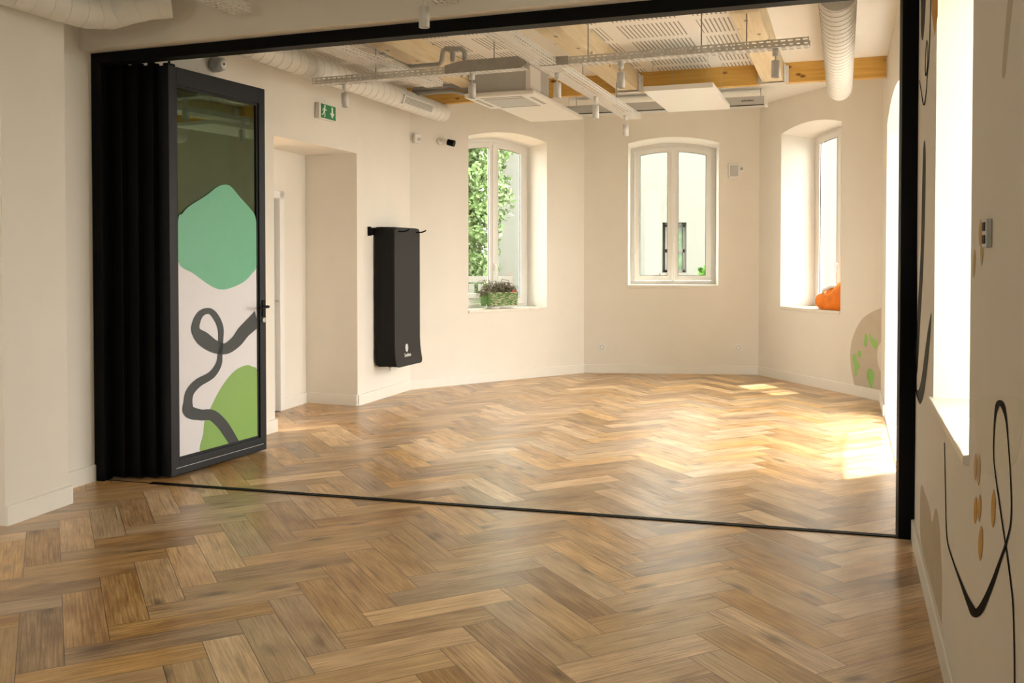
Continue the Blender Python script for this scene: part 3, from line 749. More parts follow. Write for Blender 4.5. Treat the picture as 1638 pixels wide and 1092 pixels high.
# threaded rods that hang trays and units
ri = 0
def rod(P, z0, z1=ZC, label=None, r=.0045):
    o = MB().tube([(0, 0, 0), (0, 0, z1-z0)], r, 8).build('threaded_rod', M_GALV); o.location = (P[0], P[1], z0)
    props(o, label, 'hanging rod', 'threaded rods holding trays and units')
RODS = [(pA+dT3*.55, ZT, 'threaded rod holding the left tray arm near its free end'), (pA+dT3*1.55, ZT, 'threaded rod holding the middle of the left tray arm'),
        (pA+dT3*(LA+.35), ZT, 'threaded rod holding the right tray arm close to the crossing'), (pA+dT3*(LA+1.15), ZT, 'threaded rod holding the middle of the right tray arm'),
        (pA+dT3*(LA+1.45), ZT, 'threaded rod on the right tray arm beside the right joist'), (sN-(sE-sN)*.45, ZT, 'threaded rod holding the wide tray near the opening'),
        (sN+(sE-sN)*.33, ZT, 'threaded rod holding the wide tray beyond the crossing'), (sN+(sE-sN)*.75, ZT, 'threaded rod holding the far end of the wide tray')]
for P, z, lb in RODS: rod(P+Vector((0.0, 0, 0)), z, ZC, lb)

# ------------------------------------------------------------------ spotlights
def spot(P, zt, label, ln=.11, drop=.055):
    t_ = thing('spotlight', label, 'spotlight', (P[0], P[1], zt), (1, 0), group='white cylinder spotlights under the trays')
    MB().lathe([(0, 0), (.021, 0), (.021, -.045), (0, -.045)], 16).build('track_adapter', M_WSTEEL, t_)
    MB().tube([(0, 0, -.04), (0, 0, -.048-drop)], .006, 8).build('stem', M_WSTEEL, t_)
    z = -.045-drop
    MB().lathe([(0, z), (.028, z), (.0285, z-ln), (.0255, z-ln), (.024, z-ln+.02), (0, z-ln+.022)], 24).build('lamp_housing', M_WSTEEL, t_)
    MB().lathe([(0, z-ln+.018), (.022, z-ln+.018), (.022, z-ln+.014), (0, z-ln+.014)], 16).build('lens', M_GREYP, t_)
def on_line(u, v, A, B):
    return onw(u, v, A, B)[0]
for u, lb in ((551.5, 'white spotlight at the free end of the left tray arm'), (755, 'white spotlight in front of the boxed cooling unit'),
              (993, 'white spotlight on the right tray arm just right of the crossing'), (1240.5, 'white spotlight near the right end of the tray, by the right joist')):
    P = on_line(u, 130, pA, pB); spot(P, ZT-.002, lb, drop=.03 if u != 551.5 else .03)
for u, lb in ((891.5, 'white spotlight just below the tray crossing'), (953, 'white spotlight halfway along the tray towards the bay'), (1001, 'white spotlight at the bay end of the wide tray')):
    P = on_line(u, 130, sN, sE); spot(P, ZT-.002, lb, drop=.03 if u < 990 else .045)
P = on_line(678.5, 20, n1-dS, n1); P = onz(678.5, 44, 2.66); spot(P, 2.66+.11+.045+.05, 'white spotlight hanging before the black header in the near room', ln=.11, drop=.05)
o = MB().tube([(0, 0, 0), (0, 0, .06)], .012, 10)

# ------------------------------------------------------------------ ducts
def duct(name, label, pts, r, n=26, turns=.115, cap=True, grp='white spiral ducts'):
    """spiral-wound duct: tube along pts with raised seams"""
    pts = [Vector(p) for p in pts]; q = []; acc = 0
    for i in range(len(pts)-1):
        d = pts[i+1]-pts[i]; L_ = d.length; m_ = max(2, int(L_/(turns/3)))
        for k in range(m_): q.append(pts[i]+d*(k/m_))
    q.append(pts[-1])
    t_ = thing(name, label, 'duct', q[0], (1, 0), group=grp)
    O_ = q[0]; loc = [p-O_ for p in q]
    MB().tube(loc, r, n).build('duct_tube', M_DUCT, t_)
    # helical seam
    T0 = None; vs = []; path = []
    dist = 0; X = None; steps = 20
    for i in range(len(loc)-1):
        d = loc[i+1]-loc[i]; Tn = d.normalized()
        if X is None: X = Tn.cross(Vector((0, 0, 1))).normalized()
        X = (X-Tn*X.dot(Tn)).normalized(); Y = Tn.cross(X)
        m_ = 8
        for k in range(m_):
            a = 2*PI*(dist+d.length*k/m_)/turns
            path.append(loc[i]+d*(k/m_)+(X*math.cos(a)+Y*math.sin(a))*(r+.0004))
        dist += d.length
    MB().tube(path, .0028, 5).build('spiral_seam', M_DUCT, t_)
    return t_, loc
zD = 2.965; rD = .097
e = onz(707, 181, zD); s_ = e-dS*4.25
tl, _ = duct('spiral_duct', 'white spiral duct running along the left wall of the far room', [s_, e], rD)
# supply grille on the duct
gP = onw(655, 158, e, e-dS)[0]; gc = (gP-s_); gdir = dS
gm = frame_mat((0, 0, 0), dS)
ge = MB(); a_ = math.radians(-28)
GL = Matrix.Translation(gP-Vector((0, 0, gP.z))+Vector((0, 0, zD)))
gl = bpy.data.objects.new('supply_grille', None)
gmb = MB(); Mloc = frame_mat((0, 0, 0), dS) 
Ml = Matrix.Translation((gP.x-s_.x, gP.y-s_.y, 0)) @ Mloc @ Matrix.Rotation(math.radians(18), 4, 'X')
gmb.bbox(-.33, .33, -rD-.012, -rD+.015, -.045, .045, .003, M=Ml)
gf = gmb.build('supply_grille', M_WSTEEL, tl)
sl = MB()
for k in range(26):
    x = -.30+k*.024; sl.box(x, x+.012, -rD-.0135, -rD-.0115, -.032, .032, M=Ml)
sl.build('grille_slots', M_GREYP, gf)
zD = 2.93; e = onz(1343, 142, zD); duct('spiral_duct', 'big white spiral duct at the right, ending below the pine beam', [e-dS*3.2, e], .105)
d0 = onz(158, 24, 2.85); 
el_pts = [d0-dS*3.4, d0-dS*.30, d0-dS*.12+dP*.015, d0+dP*.07+dS*.01+Vector((0, 0, .02)), d0+dP*.16+dS*.07+Vector((0, 0, .06)), d0+dP*.24+dS*.13+Vector((0, 0, .09)), d0+dP*.33+dS*.21+Vector((0, 0, .11))]
duct('spiral_duct', 'white spiral duct with elbow in the upper left corner of the near room', el_pts, .105)

# ------------------------------------------------------------------ cassette air conditioner
ac0 = onz(744, 158, 2.90); ac1 = onz(853, 149.5, 2.90); wA = .68
aA = (ac0+ac1)/2+dS*wA/2
ac = thing('ceiling_cassette', 'white boxed ceiling cooling unit with square grille panel', 'air conditioner', (aA.x, aA.y, 2.90), dP)
MB().bbox(-.285, .285, -.285, .285, .045, .29, .006).build('casing', M_LGREY, ac)
MB().bbox(.245, .292, -.30, .0, .05, .27, .004).build('pipe_box', M_WHITE, ac)
mb = MB().bbox(-wA/2, wA/2, -wA/2, wA/2, .0, .045, .012); mb.build('fascia_panel', M_WHITE, ac)
MB().bbox(-.2, .2, -.2, .2, -.006, .002, .004).build('intake_grille', M_LGREY, ac)
v_ = MB()
for q in ((-.2, .2, -.285, -.25), (-.2, .2, .25, .285)): v_.box(q[0], q[1], q[2], q[3], -.003, .002)
for q in ((-.285, -.25, -.2, .2), (.25, .285, -.2, .2)): v_.box(q[0], q[1], q[2], q[3], -.003, .002)
v_.build('air_flap', M_GALV, ac)
for sx in (-1, 1):
    for sy in (-1, 1): MB().tube([(sx*.27, sy*.29, .1), (sx*.27, sy*.29, ZC-2.90)], .005, 8).build('hanger_rod', M_GALV, ac)
# refrigerant hoses to the unit
hA = aA-dP*.30; hs_ = MB()
for k, dz in enumerate((0.06, .11)):
    hs_.tube([hA+Vector((0, 0, 2.90+dz-hA.z)), hA-dP*.3+Vector((0, 0, 2.98+dz-hA.z)), hA-dP*.75+dS*.05+Vector((0, 0, 3.0+dz*.8-hA.z))], .022, 10)
o = hs_.build('insulated_pipe', M_GREYP); props(o, 'grey insulated pipes leaving the left of the cooling unit', 'pipe')

# grey waste pipe with a raised loop
zp = 3.0
pp = [onz(585, 70, zp+.07), onz(655, 104, zp+.07)]
loop = [onw(u, v, pA+dS*.1, pB+dS*.1)[0] for u, v in ((662, 107), (703, 103), (707, 97), (709, 82), (713, 78), (738, 78), (743, 82), (744, 100), (744, 122))]
w_ = MB().tube([pp[0]-dS*.8, pp[0], pp[1], loop[0]+Vector((-.02, 0, 0)), loop[1], loop[2], loop[3], loop[4], loop[5], loop[6], loop[7], loop[8]], .020, 12)
c_ = loop[4].lerp(loop[5], .45)
pr = thing('waste_pipe', 'grey drain pipe with a square raised loop behind the left tray', 'pipe', (0, 0, 0), (1, 0))
w_.build('pipe_run', M_LGREY, pr)
MB().tube([c_+Vector((0, 0, 0)), c_-Vector((0, 0, .1))], [.024, .018], 12).build('air_vent_cup', M_LGREY, pr)
for P in (pp[1], pp[0].lerp(pp[1], .35)): MB().tube([P-dS*.02, P+dS*.02], .027, 12).build('pipe_coupling', M_GALV, pr)

# floating acoustic panels
def float_panel(label, P, z, wx=.58, ly=1.2, xs=(.06, .52), ys=(.12, 1.08)):
    t_ = thing('acoustic_panel', label, 'acoustic panel', (P[0], P[1], z), dP, group='white floating ceiling panels')
    MB().bbox(0, wx, 0, ly, 0, .042, .003).build('panel_board', M_WHITE, t_)
    for x in xs:
        for y in ys: MB().tube([(x, y, .04), (x, y, ZC-z)], .0018, 6).build('suspension_wire', M_GALV, t_)
b0_ = onz(1028.8, 146.4, 2.83); float_panel('white floating panel hanging right of centre under the pine beam', b0_, 2.83)
a1_ = onz(932, 191, 2.995); float_panel('white floating panel hanging behind the cooling unit', a1_-dP*.62-dS*1.25, 2.995, wx=.62, ly=1.25, xs=(.06, .56), ys=(.1, .9))
# long grey radiant heater
u1 = onz(1222, 167, 3.08); u0 = onz(905, 183, 3.08)
hl = (u1.xy-u0.xy).length; ht = thing('radiant_heater', 'long grey ceiling heater hanging before the back wall', 'heater', (u0.x, u0.y, 3.08), u1-u0)
MB().bbox(0, hl, 0, .22, 0, .095, .004).build('heater_casing', M_LGREY, ht)
MB().box(0, hl, -.002, .003, -.006, .004).build('lower_edge', M_DARK, ht)
def text(name, body, size, m, parent, loc, rot, ex=.0015, sx=1.0, align='CENTER'):
    cu = bpy.data.curves.new(name, 'FONT'); cu.body = body; cu.size = size; cu.extrude = ex; cu.align_x = align; cu.align_y = 'CENTER'; cu.resolution_u = 3
    tmp = bpy.data.objects.new(name+'_tmp', cu); link(tmp)
    me = bpy.data.meshes.new_from_object(tmp, depsgraph=bpy.context.evaluated_depsgraph_get())
    bpy.data.objects.remove(tmp); me.name = name; me.materials.clear(); me.materials.append(m)
    o = bpy.data.objects.new(name, me); link(o); o.parent = parent; o.location = loc; o.rotation_euler = rot; o.scale = (sx, 1, 1)
    return o
text('logo_lettering', 'airelec', .035, M_LETTER, ht, (hl-.17, -.002, .05), (PI/2, 0, 0), sx=1.4)
for x in (.1, hl-.04): MB().tube([(x, .1, .09), (x, .1, ZC+.03-3.08)], .004, 8).build('hanger_rod', M_GALV, ht)
hk = MB().tube([Vector((hl+.0, .02, .13))+Vector((.02*math.sin(a), 0, .02*math.cos(a))) for a in [i*PI/5 for i in range(9)]], .004, 6); hk.build('hook', M_WSTEEL, ht)
MB().bbox(hl, hl+.03, 0, .22, .0, .09, .003).build('end_cap', M_WHITE, ht)

# ------------------------------------------------------------------ left wall fittings
LWM = lambda P, z: (P.x, P.y, z)
# exit sign
P, s_ = onw(517, 182, LWa, c1); P2, _ = onw(503, 182, LWa, c1)
ex = thing('exit_sign', 'small green exit sign with running figure on the left wall', 'exit sign', (P.x, P.y, 2.735), c1-LWa)
MB().bbox(-.14, .14, -.045, -.0, -.07, .07, .004).build('sign_box', M_WHITE, ex)
MB().box(-.115, .135, -.048, -.045, -.062, .062).build('green_face', M_SIGNG, ex)
man = MB(); y0, y1 = -.050, -.048
def seg(mb, pts, wd, y0=y0, y1=y1):
    for a, b in zip(pts[:-1], pts[1:]):
        a = Vector(a); b = Vector(b); d = (b-a).normalized(); n = Vector((-d.y, d.x))*wd/2
        mb.prism([tuple(a+n), tuple(b+n), tuple(b-n), tuple(a-n)], y0, y1, 'y')
man.prism([(-.052+.012*math.cos(a), .043+.012*math.sin(a)) for a in [i*PI/6 for i in range(12)]], y0, y1, 'y')
seg(man, [(-.056, .03), (-.066, -.008)], .020); seg(man, [(-.066, -.006), (-.05, -.025), (-.055, -.052)], .010); seg(man, [(-.068, -.006), (-.085, -.03), (-.104, -.035)], .010)
seg(man, [(-.058, .025), (-.036, .008), (-.024, .018)], .008); seg(man, [(-.058, .025), (-.082, .02), (-.09, .0)], .008)
man.build('running_figure', M_SIGNW, ex)
ar = MB().prism([(.062, .05), (.088, .05), (.088, -.002), (.112, -.002), (.075, -.05), (.038, -.002), (.062, -.002)], y0, y1, 'y'); ar.build('down_arrow', M_SIGNW, ex)
# alarm sounder high on the left wall
P, s_ = onw(340, 104, LWa, c1)
al_ = thing('alarm_sounder', 'round white alarm sounder high on the left wall under the header', 'alarm', (P.x, P.y, P.z), c1-LWa)
Mr = Matrix.Rotation(PI/2, 4, 'X')
MB().lathe([(0, 0), (.055, 0), (.055, .05), (.048, .09), (.0, .09)], 28, M=Mr).build('sounder_body', M_LGREY, al_)
MB().lathe([(0, .09), (.04, .09), (.036, .1), (0, .1)], 24, M=Mr).build('sounder_face', M_WHITE, al_)
MB().lathe([(0, .1), (.008, .1), (.008, .104), (0, .104)], 12, M=Mr).build('sounder_hole', M_DARK, al_)
# yoga mats on the rack
Pm, sm_ = onw(597, 400, LWa, c1); LWd3 = Vector((LWd.x, LWd.y, 0)); LWn = Vector((LWd.y, -LWd.x, 0))
A_ = Vector((LWa.x, LWa.y, 0))
rk = thing('mat_rack', 'black wall rack with two prongs holding the exercise mats', 'rack', A_+LWd3*sm_+Vector((0, 0, 1.69)), LWd)
r_ = MB(); r_.bbox(-.10, .52, -.014, 0, -.035, .035, .003)
r_.build('wall_plate', M_BLACK, rk)
for x in (.09, .49):
    MB().tube([(x, -.0, 0), (x, -.30, 0), (x, -.325, .008), (x+.012, -.345, .02)], .0075, 8).build('prong', M_BLACK, rk)
MB().bbox(-.115, -.09, -.03, 0, -.045, .045, .004).build('end_bracket', M_BLACK, rk)
NM = 14; th = (.242-.02)/NM
def mat_mesh(i, front):
    # rounded rectangle outline with two eyelets, slight curl at the foot
    wd, z0, z1 = .577, .34, 1.733; r = .055
    pts = []
    for cx, cz, a0 in ((wd-r, z0+r, -90), (wd-r, z1-r, 0), (r, z1-r, 90), (r, z0+r, 180)):
        for k in range(6): a = math.radians(a0+90*k/5); pts.append((cx+r*math.cos(a), cz+r*math.sin(a)))
    bm = bmesh.new(); vs = [bm.verts.new((p[0], 0, p[1])) for p in pts]; bm.faces.new(vs)
    for zc in [.36, .39, .42, .46, .52, .6, .8, 1.2]:
        g = bm.verts[:]+bm.edges[:]+bm.faces[:]
        bmesh.ops.bisect_plane(bm, geom=g, plane_co=(0, 0, zc), plane_no=(0, 0, 1))
    for xc in [.1, .2, .3, .4, .5]:
        g = bm.verts[:]+bm.edges[:]+bm.faces[:]
        bmesh.ops.bisect_plane(bm, geom=g, plane_co=(xc, 0, 0), plane_no=(1, 0, 0))
    r2 = bmesh.ops.extrude_face_region(bm, geom=bm.faces[:])
    for e_ in r2['geom']:
        if isinstance(e_, bmesh.types.BMVert): e_.co.y = -(th-.0015)
    rr = random.Random(i)
    k1 = rr.uniform(-.006, .006); k2 = .012 if not front else .035
    for v in bm.verts:
        t_ = max(0, (.62-v.co.z)/.28); v.co.y -= (k2*(.4+.6*i/NM))*t_*t_*(0.6+.8*v.co.x)
        v.co.z += k1
    bmesh.ops.recalc_face_normals(bm, faces=bm.faces[:])
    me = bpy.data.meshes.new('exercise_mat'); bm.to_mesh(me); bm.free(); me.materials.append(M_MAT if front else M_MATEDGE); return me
for i in range(NM):
    fr_ = i == NM-1
    o = bpy.data.objects.new('exercise_mat', mat_mesh(i, fr_)); link(o)
    Q = A_+LWd3*sm_+LWn*(.018+th*i); o.matrix_world = frame_mat(Q, LWd)
    if fr_:
        props(o, 'front black exercise mat with white logo, hanging outermost on the wall rack', 'exercise mat', 'exercise mats hanging on the rack'); fm_ = o
    else: props(o, 'black exercise mat hanging behind the one with the logo', 'exercise mat', 'exercise mats hanging on the rack')
def mat_xy(u, v):
    P, s = onw(u, v, fm_.matrix_world.translation-LWn*(-th), fm_.matrix_world.translation-LWn*(-th)+LWd3); return s, P.z
lx, lz = mat_xy(650, 556)
def yb(z): t_ = max(0, (.62-z)/.28); return -(th-.0015)-.035*t_*t_*(.6+.8*lx)
lg = MB(); y0 = yb(lz)-.001
lg.prism([(lx+.028*math.cos(a), lz+.040*math.sin(a)) for a in [i*PI/12 for i in range(24)]], y0-.004, y0+.003, 'y'); lg.build('oval_logo', M_LOGO, fm_)
lm = MB(); yq = y0-.0045
seg(lm, [(lx-.003, lz+.022), (lx+.006, lz+.006), (lx-.006, lz-.004), (lx+.002, lz-.024)], .006, yq-.001, yq+.001); lm.prism([(lx+.005*math.cos(a)+.004, lz+.026+.005*math.sin(a)) for a in [i*PI/5 for i in range(10)]], yq-.001, yq+.001, 'y')
lm.build('logo_figure', M_MAT, fm_)
zt_ = mat_xy(650, 567)[1]
text('logo_lettering', 'Sveltus', .052, M_LOGO, fm_, (lx+.005, yb(zt_)-.004, zt_-.002), (PI/2-.10, 0, 0), ex=.002)
# socket and short cable below the mats
P, s_ = onw(626, 590, LWa, c1)
sk = thing('wall_socket', 'white socket with a dangling lead under the exercise mats', 'socket', (P.x, P.y, .31), LWd)
MB().bbox(-.04, .04, -.01, 0, -.04, .04, .003).build('socket_plate', M_WHITE, sk)
MB().tube([(-.05, -.012, .06), (-.052, -.012, -.02), (-.05, -.012, -.05)], .0035, 6).build('lead', M_GREYP, sk)
# bay-left wall: sensor and bullet camera
P, s_ = onw(664, 222, c1, c2)
sn = thing('motion_sensor', 'small white motion sensor in the corner beside the bullet camera', 'sensor', (P.x, P.y, P.z), hd(c1, c2))
MB().bbox(-.035, .045, -.05, 0, -.05, .05, .012).build('sensor_body', M_WHITE, sn); MB().bbox(.0, .04, -.056, -.046, -.025, .01, .004).build('sensor_window', M_LGREY, sn)
P, s_ = onw(703, 226, c1, c2)
cmr = thing('security_camera', 'bullet security camera with black lens end on the bay wall', 'camera', (P.x-.0, P.y, P.z), hd(c1, c2))
MB().lathe([(0, 0), (.038, 0), (.034, .018), (0, .02)], 24, M=Mr).build('mount_base', M_WHITE, cmr)
MB().tube([(0, -.018, 0), (.02, -.06, -.004), (.035, -.075, -.008)], .012, 10).build('arm', M_WHITE, cmr)
MB().tube([(.01, -.06, .0), (.075, -.14, -.028)], .026, 18).build('camera_barrel', M_WHITE, cmr)
MB().tube([(.045, -.10, -.015), (.092, -.16, -.034)], [.034, .036], 18).build('lens_hood', M_BLACK, cmr)
# bay-back wall: speaker, thermostat knob and sockets
def plate(nm, u, v, lb, cat, build):
    P, s_ = onw(u, v, c2, c3); t_ = thing(nm, lb, cat, (P.x, P.y, P.z), hd(c2, c3), group=None); build(t_); return t_
def b_spk(t_):
    MB().bbox(-.068, .062, -.03, 0, -.088, .088, .004).build('speaker_cabinet', M_WHITE, t_); MB().bbox(-.05, .045, -.034, -.028, -.068, .068, .004).build('speaker_grille', M_LGREY, t_)
plate('wall_speaker', 1174, 273.5, 'small white wall speaker right of the back window', 'speaker', b_spk)
def b_knob(t_):
    MB().bbox(-.032, .032, -.008, 0, -.032, .032, .003).build('switch_plate', M_WHITE, t_); MB().lathe([(0, .0), (.018, .0), (.018, .02), (.012, .022), (.012, .014), (0, .014)], 20, M=Mr).build('ring', M_LGREY, t_)
plate('rotary_switch', 1186, 270, 'tiny round wall knob beside the small speaker', 'switch', b_knob)
def b_sock(t_):
    MB().bbox(-.04, .04, -.01, 0, -.04, .04, .004).build('socket_plate', M_WHITE, t_); MB().lathe([(.027, .0), (.027, .012), (.021, .012), (.021, .004), (0, .004)], 20, M=Mr).build('socket_well', M_LGREY, t_)
plate('wall_socket', 963, 555, 'white wall socket low on the back wall, left of the window', 'socket', b_sock)
plate('wall_socket', 1181, 556, 'white wall socket low on the back wall, right of the window', 'socket', b_sock)
# control box on the near right wall
RWA = Vector((RA.x, RA.y, 0)); RWB = RBv
P, s_ = onw(1584, 373, RWA, RWB)
cb = thing('wall_control', 'grey wall control with two dark keys on the right wall', 'switch', (P.x, P.y, P.z), RWd)
MB().bbox(-.036, .036, -.014, 0, -.036, .036, .003).build('control_plate', M_LGREY, cb)
kk = MB(); kk.bbox(-.018, .022, -.0165, -.013, .006, .028, .002); kk.bbox(-.018, .022, -.0165, -.013, -.026, -.004, .002); kk.build('keys', M_DARK, cb)

# ------------------------------------------------------------------ murals painted on the walls
def wall_conv(A, B):
    def f(u, v):
        P, s = onw(u, v, A, B); return (s, P.z)
    return f
nofn = lambda p: p
RM = bpy.data.objects['wall_right']; cv = wall_conv(RWA, RWB)
def lay(k): return -.0004-.0005*k, -.0001-.0005*k
mural = props(bpy.data.objects.new('wall_mural', None), 'painted line and leaf mural on the right wall around the window', 'mural'); link(mural); mural.matrix_world = frame_mat(RWA, RWd)
def ell(nm, x, y, w_, h_, m, k=2, tilt=0):
    pts = []
    for i in range(16):
        a = 2*PI*i/16; px, py = w_/2*math.cos(a)*abs(math.cos(a))**.35, h_/2*math.sin(a)
        pts.append((x+px+py*tilt, y+py))
    a, b = lay(k); flat_shape(nm, pts, b, a, m, mural, cv, sm=False, cl=nofn)
for (x, y, w_, h_) in ((1561, 815.8, 5.4, 44.7), (1567.6, 812.5, 5.1, 44), (1589.6, 813, 6.6, 61.5), (1569.2, 868.6, 7, 56.4)): ell('ochre_leaf', x, y, w_, h_, M_MUROC, tilt=-.03)
for (x, y, w_, h_) in ((1561, 746, 4.8, 44), (1566.3, 751, 5.6, 51), (1558.5, 421, 4, 46), (1571, 403, 4.5, 42), (1568.8, 372, 5, 44)): ell('pale_ochre_leaf', x, y, w_, h_, M_MUROC2, tilt=-.03)
a, b = lay(2)
flat_shape('ochre_wedge', [(1490.3, -25), (1501, -25), (1500.5, 25), (1495.5, 57), (1491, 20)], b, a, M_MUROC, mural, cv, sm=False, cl=nofn)
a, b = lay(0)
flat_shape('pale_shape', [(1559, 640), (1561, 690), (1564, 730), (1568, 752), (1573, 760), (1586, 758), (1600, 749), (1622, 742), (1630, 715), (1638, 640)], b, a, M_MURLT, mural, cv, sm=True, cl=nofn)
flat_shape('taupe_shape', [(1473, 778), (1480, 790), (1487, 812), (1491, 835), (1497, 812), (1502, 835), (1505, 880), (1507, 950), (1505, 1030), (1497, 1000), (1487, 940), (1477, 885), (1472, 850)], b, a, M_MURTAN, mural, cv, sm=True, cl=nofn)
flat_shape('upper_taupe_band', [(1615, -20), (1622, -20), (1614, 60), (1608, 120), (1603, 118), (1607, 60)], b, a, M_MURGR, mural, cv, sm=True, cl=nofn)
flat_shape('slate_band', [(1474, -20), (1481, -20), (1479.5, 30), (1476.5, 63), (1473.5, 55), (1473.5, 20)], b, a, M_MURSL, mural, cv, sm=True, cl=nofn)
a, b = lay(1)
flat_shape('slate_band', [(1490, 500), (1489, 530), (1484, 585), (1478, 630), (1471.5, 646), (1465, 625), (1470, 622), (1475, 600), (1480, 560), (1485, 525)], b, a, M_MURSL, mural, cv, sm=True, cl=nofn)
flat_shape('slate_band', [(1477, 240), (1481, 240), (1480, 330), (1477, 430), (1472, 520), (1468, 590), (1465.5, 590), (1468, 500), (1473, 400)], b, a, M_MURSL, mural, cv, sm=True, cl=nofn)
a, b = lay(3)
stroke('dark_line', [(1622, 1120, 1.5), (1624, 1092, 1.6), (1622, 980, 1.7), (1617.6, 930, 1.8), (1610.4, 876, 1.9), (1604, 835, 1.6), (1599.5, 803, 1.5), (1594, 765, 1.3), (1590.7, 735, 1.2), (1590.5, 705, 1.6), (1592.5, 670, 2.6), (1596, 650, 6), (1600.5, 644, 9), (1605.5, 650, 6.5), (1610.6, 672, 2.6), (1614, 710, 1.4), (1616.5, 745, 1.3), (1618.2, 780, 1.5), (1619, 812, 1.7), (1617.5, 838, 2), (1613.5, 857, 2.4), (1607, 879, 3.4), (1599, 902, 4.6), (1590, 928, 6), (1579, 955, 8), (1570, 973, 11), (1561, 981, 13), (1553, 968, 9), (1545, 950, 5.5), (1537, 929, 3.6), (1527, 902, 2.2), (1517, 870, 1.5), (1514, 836, 1.1), (1512.7, 772, .9), (1511.3, 708, .8)], b, a, M_MURINK, mural, cv)
stroke('dark_line', [(1489, -20, .8), (1489, 10, .8), (1486.6, 90, .9), (1484, 120, .9), (1482, 148, 1.0), (1478.5, 168, 1.6), (1475, 152, 1.2), (1471.3, 128, 1.0)], b, a, M_MURINK, mural, cv)
stroke('dark_line', [(1483.2, 64, .8), (1484.6, 75, .8), (1484, 105, 1), (1481.6, 121, 1.6), (1480.4, 108, 1), (1481.5, 80, .8), (1483.2, 64, .8)], b, a, M_MURINK, mural, cv)
stroke('dark_line', [(1466.5, 300, 1.2), (1466.5, 450, 1.5), (1467, 560, 1.6), (1466, 620, 1.8), (1470, 640, 2)], b, a, M_MURINK, mural, cv)
# bay-right wall mural
cv3 = wall_conv(c3, c4)
mural2 = props(bpy.data.objects.new('wall_mural', None), 'grey circle with green pebbles painted low on the bay wall', 'mural'); link(mural2); mural2.matrix_world = frame_mat(c3, c4-c3)
ZM = lambda L_: [(1330+p[0]/4.553, 440+p[1]/4.553) for p in L_]
smx = L2(c3, c4)-.003
cl3 = lambda p: (min(p[0], smx), max(p[1], .108))
a, b = lay(0)
flat_shape('grey_disc', ZM([(420, 225), (360, 240), (300, 265), (230, 312), (180, 390), (148, 480), (137, 570), (143, 670), (165, 790), (200, 900), (420, 980), (420, 600)]), b, a, M_MURGR, mural2, cv3, cl=cl3)
a, b = lay(1)
flat_shape('pale_notch', ZM([(400, 470), (365, 480), (338, 540), (335, 620), (350, 680), (375, 720), (400, 740)]), b, a, M_MURLT, mural2, cv3, cl=cl3)
a, b = lay(2)
for sh in ([(250, 424), (263, 450), (260, 505), (250, 523), (240, 510), (240, 455)], [(278, 418), (298, 452), (330, 478), (336, 508), (320, 538), (302, 518), (285, 480), (274, 440)], [(205, 547), (217, 560), (214, 590), (203, 598), (193, 582), (195, 556)],
           [(160, 574), (178, 580), (185, 620), (205, 650), (200, 680), (190, 690), (185, 728), (172, 730), (168, 690), (165, 650), (154, 615)], [(280, 678), (305, 698), (315, 735), (305, 770), (298, 820), (288, 826), (274, 790), (258, 740), (262, 700)]):
    flat_shape('green_pebble', ZM(sh), b, a, M_MURGN, mural2, cv3, cl=cl3)

# ------------------------------------------------------------------ basket planter on the left bay sill
d1 = hd(c1, c2); n1_ = Vector((-d1.y, d1.x, 0))
PB, sB = onw(798, 478, c1+n1_*.12, c2+n1_*.12)
zs1 = .834
bk = thing('basket_planter', 'green wicker basket planter with dried grey plant on the window sill', 'planter', (PB.x, PB.y, zs1), d1)
bw, bd_, bh = .44, .17, .155; z0 = .035
wv = MB(); wv2 = MB()
rows = 14
for r in range(rows):
    z = z0+bh*(r+.5)/rows; f = .92+.08*r/rows
    N_ = 44; pts = []
    per = 2*(bw+bd_)
    for k in range(N_+1):
        t_ = (k % N_)/N_*per
        if t_ < bw: x, y, nx, ny = -bw/2+t_, -bd_/2, 0, -1
        elif t_ < bw+bd_: x, y, nx, ny = bw/2, -bd_/2+(t_-bw), 1, 0
        elif t_ < 2*bw+bd_: x, y, nx, ny = bw/2-(t_-bw-bd_), bd_/2, 0, 1
        else: x, y, nx, ny = -bw/2, bd_/2-(t_-2*bw-bd_), -1, 0
        o_ = .0065*math.sin(k*PI/1.0+r*PI+PI/2)
        pts.append((x*f+nx*o_, y*f+ny*o_, z))
    wv.tube(pts, 0.0068, 6, caps=False)
rr = random.Random(8)
for q in range(110):
    xx = rr.uniform(-bw*.44, bw*.42); rz = rr.randrange(rows); zz_ = z0+bh*(rz+.5)/rows; ff = .92+.08*rz/rows
    wv2.tube([(xx, -bd_/2*ff-.0085, zz_), (xx+.012, -bd_/2*ff-.0125, zz_), (xx+.024, -bd_/2*ff-.0085, zz_)], .0045, 6)
wv.build('green_weave', M_BASK, bk); wv2.build('pale_weave', M_BASK2, bk)
MB().box(-bw/2*.9, bw/2*.9, -bd_/2*.9, bd_/2*.9, z0, z0+bh-.01).build('liner', M_SOIL, bk)
tg = MB().bbox(bw/2-.10, bw/2-.03, -bd_/2-.008, -bd_/2-.002, z0+bh-.01, z0+bh+.018, .002); tg.build('red_tag', M_REDM, bk)
hd_ = MB().tube([(-.10+.0, -.0, z0+bh)]+[(.13*math.cos(a)*-1*.9, 0, z0+bh+.12*math.sin(a)) for a in [i*PI/10 for i in range(11)]][1:-1]+[(.12, 0, z0+bh)], .006, 8); hd_.build('handle', M_GALV, bk)
fr_ = MB()
for sx in (-1, 1):
    fr_.tube([(sx*bw*.5, -bd_*.4, z0+.02), (sx*bw*.52, -bd_*.4, .012), (sx*(bw*.52+.03), -bd_*.4, .006), (sx*(bw*.52+.035), -bd_*.4, .03)], .004, 6)
    fr_.tube([(sx*bw*.5, bd_*.4, z0+.02), (sx*bw*.5, bd_*.4, .0)], .004, 6)
